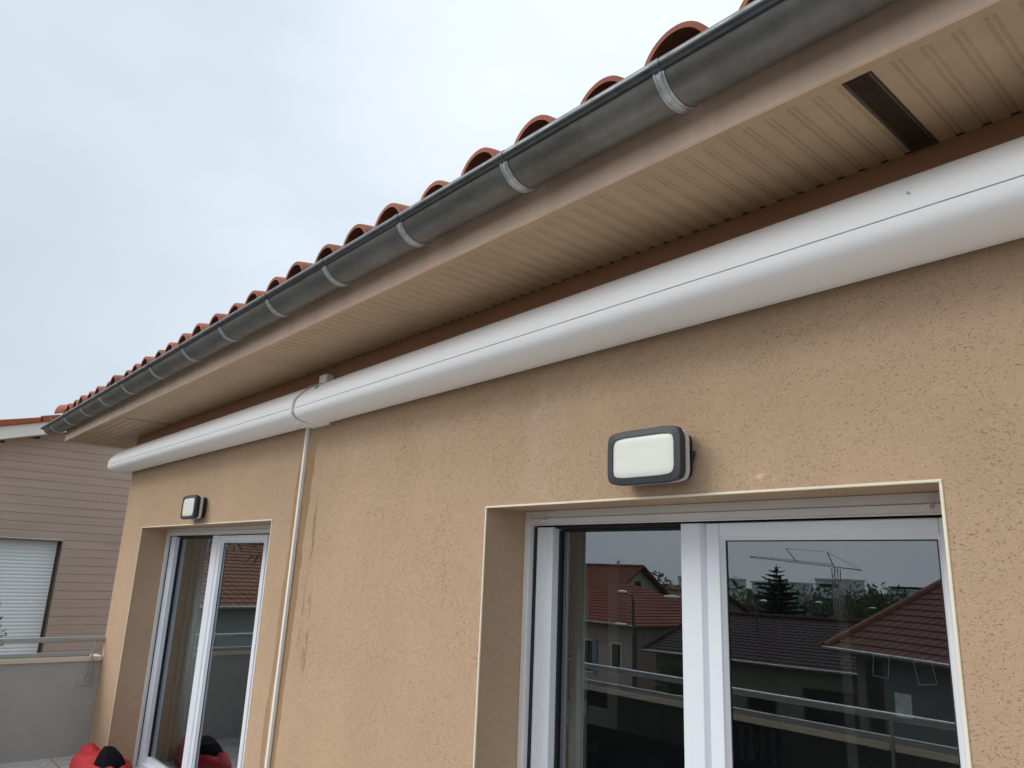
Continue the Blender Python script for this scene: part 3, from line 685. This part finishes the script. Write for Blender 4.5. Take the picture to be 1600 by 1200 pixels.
# ------------------------------------------------------------------ neighbouring house seen past the corner
XN = -14.0
nb = thing('neighbour_house', 'taupe weatherboarded house with a cream verge and closed white roller shutter', 'house', loc=(XN, 0, 0))
BP = .1315; prof = []
z = -3.2
zrow = .8725
k0 = math.floor((-3.6 - zrow) / BP)
ny = [(-9.0), 1.18, 2.615, 13.0]
sd = MB()
wy0, wy1, wz0, wz1 = 1.05, 2.622, -1.95, .213
rakez = lambda y: 1.69 + (y - 1.50) * .285
def board(y0, y1, z0, z1):
    sd.add([(0, y0, z0), (0, y1, z0), (-.001, y1, z1 - .006), (-.001, y0, z1 - .006)], [(0, 1, 2, 3)])
    sd.add([(-.001, y0, z1 - .006), (-.001, y1, z1 - .006), (-.012, y1, z1 - .005), (-.012, y0, z1 - .005)], [(0, 1, 2, 3)])
    sd.add([(-.012, y0, z1 - .005), (-.012, y1, z1 - .005), (-.012, y1, z1), (-.012, y0, z1)], [(0, 1, 2, 3)])
    sd.add([(-.012, y0, z1), (-.012, y1, z1), (0, y1, z1), (0, y0, z1)], [(0, 1, 2, 3)])
k = k0
while True:
    z0 = zrow + k * BP; z1 = z0 + BP; k += 1
    if z0 > 3.3: break
    ylim = 1.50 + (z1 - 1.69) / .285 - .3
    ya = max(.2, ylim); 
    if ya > 12.5: break
    if z1 > wz0 and z0 < wz1 - .03:
        if ya < wy0: board(ya, wy0, z0, z1)
        board(wy1, 13.0, z0, z1)
    else: board(ya, 13.0, z0, z1)
sd.build('cladding', 'siding', nb)
b = MB(); b.box(-9, -.018, .2, 1.05, -8, -.0); b.box(-9, -.018, 2.62, 13, -8, .1); b.box(-9, -.018, 1.05, 2.62, -8, -1.96)
b.build('wall', 'sidingtrim', nb)
b = MB(); b.box(-.30, -.004, wy1 - .001, wy1 + .010, wz0, wz1); b.box(-.30, -.006, wy0, wy1, wz1 - .02, wz1 - .001); b.box(-.3, -.2, wy0, wy1, wz0, wz1); b.build('window_reveal', 'sidingtrim', nb)
b = MB(); b.box(-.02, .004, wy1 + .006, wy1 + .020, wz0, wz1 + .012); b.build('corner_trim', 'sidingedge', nb)
sv = MB(); z = wz0; pr = []
while z < wz1 - .02:
    for k in range(6): pr.append((-.148 + .005 * math.sin(math.pi * k / 5) ** .6, z + .052 * k / 5))
    pr.append((-.1495, z + .0535)); z += .055
vs = [(q[0], wy0, q[1]) for q in pr] + [(q[0], wy1 - .045, q[1]) for q in pr]; n_ = len(pr)
sv.add(vs, [(i, i + 1, n_ + i + 1, n_ + i) for i in range(n_ - 1)]); sv.build('roller_shutter', 'wshut', nb, smooth=True, angle=50)
# raked verge board and tiles (6.2 = ridge)
def rake(m_, x0, x1, lo, hi, y0=-.3, yr=6.4):
    z = lambda y: rakez(y) if y <= yr else rakez(2 * yr - y)
    pts = [(y0, z(y0)), (yr, z(yr)), (2 * yr - y0, z(y0))]
    pr = [(p[0], p[1] + lo) for p in pts] + [(p[0], p[1] + hi) for p in reversed(pts)]
    m_.extx(pr, x0, x1)
b = MB(); rake(b, -.02, .25, 0.0, .205); b.build('verge_board', 'creamboard', nb)
b = MB(); rake(b, -9.0, -.021, .10, .20); b.build('roof', 'roof_orange', nb)
b = MB(); y = -.3; i = 0
while y < 6.3:
    z0, z1 = rakez(y) + .2055, rakez(y + .58) + .2055
    b.extx([(y, z0 - .0), (y + .60, z1 + .003), (y + .60, z1 + .085), (y, z0 + .105)], -.05, .29); y += .56; i += 1
b.build('verge_tiles', 'tile_orange', nb, bevel=.01)
# ================================================================== things behind the camera, met in the glass
GZ_ = -8.2
b = MB(); b.add([(-900, -900, GZ_), (900, -900, GZ_), (900, 900, GZ_), (-900, 900, GZ_)], [(0, 1, 2, 3)]); tag(b.build('ground', 'grass', None), kind='structure')
b = MB(); b.add([(-60, -9.2, GZ_ + .004), (40, -9.2, GZ_ + .004), (40, -3.6, GZ_ + .004), (-60, -3.6, GZ_ + .004)], [(0, 1, 2, 3)]); tag(b.build('road', 'asphalt', None), kind='structure')
hb = MB(); rnd = random.Random(5); n = 90
ring = []
for i in range(n + 1):
    a_ = R_(180 + 180 * i / n); r_ = 330
    h_ = 9.5 + 5 * math.sin(i * .23) + 3 * math.sin(i * .61 + 1) + 1.6 * math.sin(i * 1.7) + rnd.uniform(-.6, .6)
    ring.append((r_ * math.cos(a_), r_ * math.sin(a_), h_ * .12 - 1.0))
vs = [(p[0] * .72, p[1] * .72, GZ_ - .5) for p in ring] + [(p[0] * .93, p[1] * .93, p[2] * .8 + GZ_ + 3) for p in ring] + [(p[0] * 1.1, p[1] * 1.1, p[2] * 1.0 + GZ_ + 3.5) for p in ring] + [(p[0] * 1.5, p[1] * 1.5, GZ_ - .5) for p in ring]
fs = []
for r_ in range(3):
    for i in range(n): fs.append((r_ * (n + 1) + i, r_ * (n + 1) + i + 1, (r_ + 1) * (n + 1) + i + 1, (r_ + 1) * (n + 1) + i))
hb.add(vs, fs); tag(hb.build('hills', 'hill', None, smooth=True, angle=80), kind='structure')

def roof_plane(m_, e0, e1, r1, r0, course=.34, th=.035):
    """stepped tile courses from eave e0-e1 up to ridge r0-r1"""
    e0, e1, r0, r1 = map(Vector, (e0, e1, r0, r1)); ln = ((r0 + r1) / 2 - (e0 + e1) / 2).length; n = max(2, int(ln / course))
    for i in range(n):
        a0, a1 = i / n, (i + 1) / n
        p = [e0.lerp(r0, a0), e1.lerp(r1, a0), e1.lerp(r1, a1), e0.lerp(r0, a1)]; up = Vector((0, 0, th))
        m_.add([p[0] + up, p[1] + up, p[2] + up * .1, p[3] + up * .1, p[0] - up * .5, p[1] - up * .5], [(0, 1, 2, 3), (4, 5, 1, 0)])
def building(name, label, origin, rz, w_, d_, eave, pitch, mw, mr, kind='gable', base=GZ_, wins=(), over=.5, shutters=None, cat='house', group='houses across the street'):
    """local: +x along the front, -y away from the terrace; front wall on y=0; eave height absolute"""
    t_ = thing(name, label, cat, group, loc=origin, rz=rz); h = eave; rh = pitch * d_ / 2
    b = MB(); b.add([(0, 0, base), (w_, 0, base), (w_, -d_, base), (0, -d_, base), (0, 0, h), (w_, 0, h), (w_, -d_, h), (0, -d_, h)], [(0, 1, 5, 4), (1, 2, 6, 5), (2, 3, 7, 6), (3, 0, 4, 7)])
    if kind == 'gable': b.add([(0, 0, h), (0, -d_, h), (0, -d_ / 2, h + rh), (w_, 0, h), (w_, -d_, h), (w_, -d_ / 2, h + rh)], [(0, 1, 2), (3, 4, 5)])
    b.build('wall', mw, t_)
    o = over; r = MB(); eh = h - pitch * o + .05; rz_ = h + rh + .05
    if kind == 'gable':
        roof_plane(r, (-o, o, eh), (w_ + o, o, eh), (w_ + o, -d_ / 2, rz_), (-o, -d_ / 2, rz_))
        roof_plane(r, (w_ + o, -d_ - o, eh), (-o, -d_ - o, eh), (-o, -d_ / 2, rz_), (w_ + o, -d_ / 2, rz_))
        rr = r.build('roof', mr, t_)
        v = MB()
        for vx in (-o, w_ + o):
            for s1 in (0, 1):
                p0 = Vector((vx, o if s1 == 0 else -d_ - o, eh + .05)); p1 = Vector((vx, -d_ / 2, rz_ + .05)); v.tube([p0, p1], .10, 8)
        v.tube([(-o, -d_ / 2, rz_ + .05), (w_ + o, -d_ / 2, rz_ + .05)], .11, 8)
        v.build('ridge_tiles', 'roof_orange' if mr in ('roof_brown', 'roof_orange') else mr, rr, smooth=True)
    else:
        q = d_ / 2 + o
        roof_plane(r, (-o, o, eh), (w_ + o, o, eh), (w_ + o - q, -d_ / 2, rz_), (-o + q, -d_ / 2, rz_))
        roof_plane(r, (w_ + o, -d_ - o, eh), (-o, -d_ - o, eh), (-o + q, -d_ / 2, rz_), (w_ + o - q, -d_ / 2, rz_))
        roof_plane(r, (-o, -d_ - o, eh), (-o, o, eh), (-o + q, -d_ / 2, rz_), (-o + q, -d_ / 2 - .001, rz_))
        roof_plane(r, (w_ + o, o, eh), (w_ + o, -d_ - o, eh), (w_ + o - q, -d_ / 2, rz_), (w_ + o - q, -d_ / 2 - .001, rz_))
        rr = r.build('roof', mr, t_)
    sf = MB(); sf.box(-o, w_ + o, 0.0, o, eh - .06, eh - .02); sf.build('eaves', 'brown_wood', t_)
    gt = MB(); gt.tube([(-o, o + .06, eh), (w_ + o, o + .06, eh)], .06, 8); gt.build('gutter', 'zinc', t_, smooth=True)
    for (face, x0, z0, ww, hh, sh_) in wins:
        f_ = MB(); p_ = MB()
        if face == 'f': f_.box(x0, x0 + ww, -.05, .03, z0, z0 + hh); p_.box(x0 + .06, x0 + ww - .06, .031, .036, z0 + .06, z0 + hh - .06); p_ = p_
        else: f_.box(w_ - .05, w_ + .03, -x0 - ww, -x0, z0, z0 + hh); p_.box(w_ + .031, w_ + .036, -x0 - ww + .06, -x0 - .06, z0 + .06, z0 + hh - .06)
        wo_ = f_.build('window', 'creamboard' if sh_ != 'dark' else 'brown_wood', t_); p_.build('pane', 'pane_dark', wo_)
        if sh_ == 'blue':
            for s1 in (-1, 1):
                q_ = MB(); xx = x0 - ww * .5 if s1 < 0 else x0 + ww; q_.box(xx, xx + ww * .48, .032, .07, z0, z0 + hh); q_.build('shutter', 'shutter_blue', t_)
    return t_
ang = math.atan2(.40, .92)
building('house', 'house with the brown tiled gable roof mirrored at the right edge of the right door', (-8.9 + .08, -14.5, 0), ang, 11, 9, -1.38, .42, 'house_grey', 'roof_brown',
         wins=(('f', .3, -3.3, .5, 1.6, 'dark'), ('f', 4.5, -3.6, 1.3, 1.3, 'dark')))
building('house', 'long low house with a dark roof mirrored across the middle of the right door', (-20.6, -21.6, 0), math.atan2(-.55, 4.8), 22, 10, -2.9, .27, 'house_beige', 'roof_dark', kind='gable', over=.4,
         wins=(('f', 6.2, -5.6, 1.9, 2.0, 'dark'), ('f', 8.6, -5.6, 2.0, 2.0, 'dark'), ('f', 1.2, -6.2, 2.0, 2.2, 'dark'), ('f', 4.0, -6.2, 1.2, 2.2, 'dark')))
building('house', 'pink house with blue shutters under a red roof mirrored beside the meeting stile', (-33.5, -25.5, 0), .08, 9.2, 8, -2.15, .42, 'house_pink', 'roof_red', kind='hip',
         wins=(('f', 3.2, -4.9, .7, 1.6, 'blue'), ('f', 5.6, -4.8, .7, 1.6, 'blue'), ('f', 7.6, -4.7, .7, 1.5, 'cream'), ('f', 3.2, -7.4, .7, 1.2, 'cream'), ('f', 5.6, -7.3, .6, 1.5, 'dark')))
building('house', 'tall cream gabled house with a red roof mirrored behind the pink house', (-46.5, -34, 0), -.10, 10.5, 10, -2.2, .58, 'house_cream', 'roof_red',
         wins=(('s', 1.8, -4.3, 1.0, 1.5, 'blue'), ('s', 4.6, -1.2, .8, .9, 'dark')))
building('house', 'small orange roofed house mirrored left of the meeting stile below the tall cedar', (-45.5, -46, 0), .05, 9.6, 8, -2.7, .42, 'house_cream', 'roof_orange', wins=(('f', 5, -4.4, 1.2, 1.4, 'dark'),))
# house mirrored in the left door: its eave faces the terrace end
building('house', 'grey house with an orange brown tiled roof mirrored in the left door', (-27.5, -14.5, 0), R_(90) , 22, 9, -1.45, .38, 'house_grey', 'roof_orange', kind='gable') if False else None
hl = building('house', 'grey house with an orange brown tiled roof mirrored in the left door', (-22.5, 1.0, 0), R_(-98), 14, 11, -1.25, .34, 'house_green', 'roof_orange')
for i, (px, py, wd, hh, mt) in enumerate(((-86, -150, 9, 8.2, 'house_cream'), (-76, -156, 6, 9.2, 'house_grey'), (-104, -150, 12, 8.6, 'house_cream'), (-62, -160, 8, 7.6, 'house_grey'))):
    t_ = thing('apartment_block', ['white flat block on the skyline mirrored right of the big fir', 'grey low block on the skyline mirrored left of the crane', 'cream block on the skyline mirrored left of the big fir', 'grey block on the skyline mirrored right of the crane mast'][i], 'building', 'far blocks on the skyline', loc=(px, py, GZ_))
    b = MB(); b.box(-wd / 2, wd / 2, -5, 5, 0, hh); b.build('wall', 'block_pale', t_)
    b = MB(); b.box(-wd / 2 - .2, wd / 2 + .2, -5.2, 5.2, hh, hh + .3); b.build('roof', 'block_pale', t_)
    b = MB()
    for fl in range(3): b.box(-wd / 2 + .8, wd / 2 - .8, 5.01, 5.06, 1.9 + fl * 2.9, 2.6 + fl * 2.9)
    b.build('window_band', 'pane_dark', t_)

def conifer(loc, h, r, label, seed, mat='needles', layers=26):
    rnd = random.Random(seed); t_ = thing('conifer_tree', label, 'tree', 'trees across the street', loc=loc)
    b = MB(); b.tube([(0, 0, 0), (0, 0, h * .97)], h * .018, 8, .02); b.build('trunk', 'bark', t_)
    b = MB()
    for k in range(layers):
        f_ = k / layers; z = h * (.10 + .88 * f_); rr = r * (1 - f_) ** .85 * rnd.uniform(.78, 1.1) + .12
        nb_ = int(9 + 12 * (1 - f_))
        for j in range(nb_):
            a_ = rnd.uniform(0, 6.283); L_ = rr * rnd.uniform(.65, 1.15); d = Vector((math.cos(a_), math.sin(a_), -.18 + .3 * f_))
            s_ = Vector((-d.y, d.x, 0)); p = Vector((0, 0, z))
            for q in range(5):
                u = (q + .6) / 5; c = p + d * L_ * u + Vector((0, 0, .08 * L_ * u * u)); wd = L_ * .34 * (1.15 - u)
                for e_ in range(5):
                    o_ = s_ * rnd.uniform(-wd, wd) + Vector((0, 0, rnd.uniform(-.25, .1) * wd)); t2 = d * (L_ * .26) + s_ * rnd.uniform(-.16, .16) * L_
                    b.add([c + o_, c + o_ + t2 * .5 + Vector((0, 0, .05 * L_)) + s_ * .05 * L_, c + o_ + t2, c + o_ + t2 * .5 - Vector((0, 0, .07 * L_)) - s_ * .05 * L_], [(0, 1, 2, 3)])
    for k in range(260):
        f_ = rnd.random() ** 1.3; z = h * (.12 + .82 * f_); rr = r * (1 - f_) ** .85 * .62 * rnd.random() ** .5; a_ = rnd.uniform(0, 6.283); c = Vector((rr * math.cos(a_), rr * math.sin(a_), z)); q = r * .16 * (1.25 - f_)
        n1 = Vector((rnd.gauss(0, 1), rnd.gauss(0, 1), rnd.gauss(0, .5))).normalized() * q; n2 = Vector((rnd.gauss(0, 1), rnd.gauss(0, 1), rnd.gauss(0, 1))).normalized() * q
        b.add([c - n1, c - n2, c + n1, c + n2], [(0, 1, 2, 3)])
    b.build('crown', mat, t_); return t_
def broad(loc, h, r, label, seed, mat='leaf', n=1500, size=.22):
    rnd = random.Random(seed); t_ = thing('broadleaf_tree', label, 'tree', 'trees across the street', loc=loc)
    b = MB(); b.tube([(0, 0, 0), (.1, 0, h * .35), (0, .1, h * .7)], h * .03, 8, .04)
    for k in range(6):
        a_ = k * 1.05; b.tube([(0, 0, h * .3), (r * .4 * math.cos(a_), r * .4 * math.sin(a_), h * .6), (r * .75 * math.cos(a_), r * .75 * math.sin(a_), h * .78)], h * .012, 6, .015)
    b.build('trunk', 'bark', t_)
    b = MB()
    for k in range(14):
        a_ = rnd.uniform(0, 6.28); q = rnd.uniform(.1, .7) * r; leafcloud(b, (q * math.cos(a_), q * math.sin(a_), h * rnd.uniform(.5, .88)), (r * .42, r * .42, h * .16), n // 14, size, rnd)
    b.build('crown', mat, t_); return t_
conifer((-30.9, -50, GZ_), 9.9, 3.9, 'large dark fir mirrored in the middle of the right door', 1)
conifer((-47.0, -50, GZ_), 10.2, 2.8, 'tall cedar mirrored above the red roofs beside the meeting stile', 2, layers=18)
conifer((-50.5, -52, GZ_), 9.1, 3.4, 'lower spreading cedar mirrored left of the tall cedar', 3, layers=12)
conifer((-41.5, -58, GZ_), 8.6, 2.2, 'narrow fir mirrored at the left edge of the right leaf', 4)
broad((-22.3, -50, GZ_), 8.3, 3.4, 'rounded dark tree mirrored next to the brown gable roof', 5, n=2600)
broad((-28.3, -60, GZ_), 7.6, 4.5, 'rounded tree mirrored below the crane mast', 6, n=2200, size=.3)
broad((-35.0, -66, GZ_), 7.2, 4.2, 'bushy tree mirrored just left of the crane jib tip', 7, n=2000, size=.3)
broad((-19.3, -21.5, GZ_), 5.2, 1.4, 'dark shrub tree mirrored against the pink house wall', 8, n=1500, size=.14)
rnd = random.Random(11)
b = MB()
for i in range(190):
    a_ = R_(rnd.uniform(185, 285)); r_ = rnd.uniform(72, 170); hh = rnd.uniform(4.5, 8.6)
    leafcloud(b, (r_ * math.cos(a_), r_ * math.sin(a_), GZ_ + hh * .6), (rnd.uniform(3, 6), rnd.uniform(3, 6), hh * .55), 120, .55, rnd)
tag(b.build('woods', 'leaf', None), 'distant tree belt behind the roofs mirrored in the glass', 'trees', kind='stuff')
# fan palm beyond the end parapet
def palm(loc, h, label, seed, spread=.9, name='palm_tree', mat='palm', pot=False, n=18, lean=.1, lw=.035):
    rnd = random.Random(seed); t_ = thing(name, label, 'plant' if pot else 'tree', loc=loc)
    if pot:
        b = MB(); b.loft([[(r_ * math.cos(2 * math.pi * i / 18), r_ * math.sin(2 * math.pi * i / 18), z) for i in range(18)] for r_, z in ((.13, 0), (.18, .30), (.17, .30), (.16, .26))]); b.build('pot', 'pot', t_, smooth=True)
    b = MB(); b.tube([(0, 0, .25 if pot else 0), (lean * .5, 0, h * .5), (lean, 0, h)], .05 if pot else .14, 8, .03 if pot else .10); b.build('trunk', 'bark', t_)
    b = MB()
    for i in range(n):
        a_ = i * 2.4; el_ = rnd.uniform(-.3, 1.2); d = Vector((math.cos(a_) * math.cos(el_), math.sin(a_) * math.cos(el_), math.sin(el_)))
        base = Vector((lean, 0, h)); c = base + d * spread * .55; b.tube([base, c], .008, 5, .005)
        u = d.cross(Vector((0, 0, 1))).normalized(); v_ = u.cross(d).normalized()
        for j in range(13):
            g_ = R_(-84 + 14 * j); dd = (d * math.cos(g_) + u * math.sin(g_)); tip = c + dd * spread * .5 * rnd.uniform(.85, 1.1) - Vector((0, 0, spread * .12)); m2 = c + dd * spread * .25
            s_ = dd.cross(v_).normalized() * lw * spread
            b.add([c, m2 + s_, tip, m2 - s_], [(0, 1, 2, 3)])
    b.build('crown', mat, t_); return t_
palm((-13.5, -.2, GZ_), 8.55, 'fan palm mirrored at the top of the left door', 3, 1.5, n=34, lw=.016)
palm((-5.3, 3.6, FL), .95, 'potted fan palm standing indoors behind the left sliding door', 6, .62, name='indoor_palm', pot=True, n=14)
# crane
cr = thing('tower_crane', 'thin tower crane mirrored in the sky beside the big fir', 'crane', loc=(-30.9, -60, GZ_))
b = MB(); zt = 9.6
for dx, dy in ((-.25, -.25), (.25, -.25), (.25, .25), (-.25, .25)): b.tube([(dx, dy, 0), (dx, dy, zt)], .05, 4)
for k in range(12): b.tube([(-.25, .25, k * .8), (.25, .25, k * .8 + .8)], .035, 4)
b.build('mast', 'crane', cr)
b = MB(); J = [(-8.3, 0, 10.45), (.9, 0, 9.35)]
b.tube([(-8.3, 0, 10.5), (-.2, 0, 9.75)], .035, 4); b.tube([(-8.3, 0, 10.62), (-.2, 0, 9.95)], .025, 4); b.tube([(-.2, 0, 9.75), (2.2, 0, 9.5)], .05, 4)
for k in range(16):
    x0 = -8.3 + k * .5; b.tube([(x0, 0, 10.5 - (x0 + 8.3) * .0926), (x0 + .5, 0, 10.62 - (x0 + 8.8) * .083)], .018, 4)
b.build('jib', 'crane', cr)
b = MB(); b.tube([(-.1, 0, 9.6), (-.7, 0, 11.0)], .06, 4); b.tube([(-3.6, 0, 10.1), (-4.6, 0, 11.3)], .05, 4); b.tube([(-4.6, 0, 11.3), (-.7, 0, 11.0)], .02, 4); b.tube([(-.7, 0, 11.0), (2.2, 0, 9.5)], .02, 4); b.build('tie_frame', 'crane', cr)
# street lamps
sl0 = None
for i, (x, y, ztop, s_) in enumerate(((-17.6, -16.5, -.55, 1.0), (-12.6, -13, -.50, .8), (-17.8, -25, -.75, .8), (-20.0, -34, -.9, .8), (-12.9, -10.9, -1.22, .6), (-22.5, -46, -1.35, .8), (-16.5, -3.6, -.72, 1.0))):
    labs = ['street lamp mirrored over the dark roof near the cream gable', 'street lamp mirrored below the left branches of the big fir', 'street lamp mirrored right of the big fir', 'far street lamp mirrored below the crane jib', 'low street lamp mirrored against the pink house wall', 'farthest street lamp mirrored near the round dark tree', 'street lamp mirrored against the tiled roof in the left door']
    if sl0 is None:
        sl0 = thing('street_lamp', labs[0], 'street lamp', 'street lamps along the road', loc=(x, y, ztop))
        b = MB(); b.tube([(0, 0, -7.5), (0, 0, -.25), (.1, 0, -.08), (.5, 0, -.02)], .06, 8, .03); b.build('pole', 'post', sl0, smooth=True)
        b = MB(); b.loft([[(xx, hw * math.cos(R_(a_)), hh * math.sin(R_(a_)) + .0) for a_ in range(0, 360, 30)] for xx, hw, hh in ((.45, .03, .03), (.55, .09, .06), (.8, .12, .075), (1.0, .08, .05), (1.06, .01, .01))]); b.build('head', 'head', sl0, smooth=True)
        o = sl0
    else:
        o = copy_tree(sl0); o.location = (x, y, ztop); o['label'] = labs[i]
    o.rotation_euler.z = [R_(200), R_(160), R_(30), R_(20), R_(170), R_(10), R_(70)][i]; o.scale = (s_,) * 3

# ------------------------------------------------------------------ indoors, seen through the glass
t_ = thing('sideboard', 'dark topped sideboard with pale doors behind the right sliding door', 'sideboard', loc=(-6.35, 6.05, FL))
b = MB(); b.box(-.75, 1.3, -.05, .5, .56, .70); b.build('top', 'dark_wood', t_, bevel=.005)
b = MB()
for k in range(3): b.box(-.72 + .66 * k, -.08 + .66 * k, -.02, .45, .02, .555)
b.build('cabinet_doors', 'cabinet', t_, bevel=.004)
t_ = thing('spiky_plant', 'spiky leaved pot plant on the sideboard indoors', 'plant', loc=(-6.05, 6.15, FL + .70))
b = MB(); b.loft([[(r_ * math.cos(2 * math.pi * i / 18), r_ * math.sin(2 * math.pi * i / 18), z) for i in range(18)] for r_, z in ((.09, 0), (.12, .22), (.11, .22))]); b.build('pot', 'pot', t_, smooth=True)
b = MB(); rnd = random.Random(4)
for i in range(16):
    a_ = i * 2.4; u = rnd.uniform(.15, 1.0); d = Vector((math.cos(a_), math.sin(a_), 0)); L_ = rnd.uniform(.4, .62); p = Vector((0, 0, .2)); pts = []
    for q in range(6):
        s_ = q / 5; pts.append(p + d * L_ * u * s_ + Vector((0, 0, L_ * (1.15 * s_ - u * .95 * s_ * s_))))
    side = Vector((-d.y, d.x, 0))
    rows = [[pt - side * .018 * (1 - i2 / 5.2), pt + side * .018 * (1 - i2 / 5.2)] for i2, pt in enumerate(pts)]
    vs = [q for r in rows for q in r]; b.add(vs, [(2 * k, 2 * k + 1, 2 * k + 3, 2 * k + 2) for k in range(5)])
b.build('leaves', 'needles', t_)
t_ = thing('picture', 'dark red canvas picture on the wall above the sideboard', 'picture', loc=(-5.95, 6.985, -.42))
b = MB(); b.box(-1.0, .55, -.03, 0, -.36, .30); b.build('canvas', 'canvas', t_)
t_ = thing('dining_table', 'dark dining table indoors with papers on it', 'table', loc=(-3.3, 4.1, FL))
b = MB(); b.box(-.9, .8, -.45, .45, .70, .74); b.build('tabletop', 'dark_wood', t_, bevel=.004)
for dx in (-.82, .72):
    for dy in (-.38, .38): b = MB(); b.box(dx - .03, dx + .03, dy - .03, dy + .03, 0, .70); b.build('leg', 'dark_wood', t_)
b = MB(); b.box(-.3, .15, -.2, .12, .7415, .744); tag(b.build('papers', 'paper', None, loc=(-3.4, 4.05, FL)), 'pale sheets lying on the dark dining table', 'papers')
def chair(loc, rz, label):
    t_ = thing('dining_chair', label, 'chair', 'dark dining chairs indoors', loc=loc, rz=rz)
    b = MB(); b.box(-.21, .21, -.21, .21, .43, .47); b.build('seat', 'chair_black', t_, bevel=.01)
    b = MB(); b.box(-.21, .21, .18, .21, .88, .97)
    for k in range(6): b.box(-.20 + .074 * k, -.17 + .074 * k, .185, .205, .47, .88)
    b.build('backrest', 'chair_black', t_)
    for dx in (-.18, .18):
        for dy in (-.18, .18): b = MB(); b.box(dx - .018, dx + .018, dy - .018, dy + .018, 0, .43); b.build('leg', 'chair_black', t_)
chair((-3.9, 3.35, FL), R_(170), 'dark slatted chair nearest the left edge of the right door')
chair((-2.75, 3.5, FL), R_(185), 'dark slatted chair behind the meeting stile of the right door')
chair((-3.0, 4.75, FL), R_(10), 'dark slatted chair on the far side of the dining table')
def curtain(x0, x1, y, label):
    m_ = MB(); n = 40
    f_ = [(x0 + (x1 - x0) * i / n, y + .03 * math.sin(i * 1.5) + .01 * math.sin(i * .7)) for i in range(n + 1)]
    m_.add([(p[0], p[1], FL + .05) for p in f_] + [(p[0], p[1], .26) for p in f_], [(i, i + 1, n + 2 + i, n + 1 + i) for i in range(n)])
    s_ = m_.build('curtain', 'curtain', None, smooth=True, angle=80); sm_ = s_.modifiers.new('thickness', 'SOLIDIFY'); sm_.thickness = .003
    tag(s_, label, 'curtain', 'curtains behind the sliding doors')
curtain(-2.56, -2.50, 2.67, 'grey green curtain gathered at the left side of the right door')
curtain(-7.74, -7.42, 2.68, 'grey green curtain gathered at the left side of the left door')
b = MB(); b.box(-2.14, -2.08, 4.47, 4.53, FL, .6); tag(b.build('interior_post', 'pole_pale', None), 'slim pale post indoors behind the right leaf', 'post')
cards = [('small pale framed card hanging inside the glass, the left one', -1.10, -.245, .05, .07), ('small pale framed card hanging inside the glass, the right one', -.968, -.25, .055, .07), ('child drawing on white paper taped inside the right glass', -1.04, -.355, .05, .07)]
for i, (lb_, cx, cz, ww, hh) in enumerate(cards):
    b = MB()
    if i < 2:
        for a0, a1, c0, c1 in ((-ww / 2, ww / 2, hh / 2 - .002, hh / 2), (-ww / 2, ww / 2, -hh / 2, -hh / 2 + .002), (-ww / 2, -ww / 2 + .002, -hh / 2 + .002, hh / 2 - .002), (ww / 2 - .002, ww / 2, -hh / 2 + .002, hh / 2 - .002)): b.box(a0, a1, -.001, .001, c0, c1)
    else: b.box(-ww / 2, ww / 2, -.001, .001, -hh / 2, hh / 2)
    o = b.build('hanging_card' if i < 2 else 'drawing', 'paper', None, loc=(cx, 2.57, cz)); o.rotation_euler.y = [.12, -.15, 0.02][i]; tag(o, lb_, 'card' if i < 2 else 'drawing')
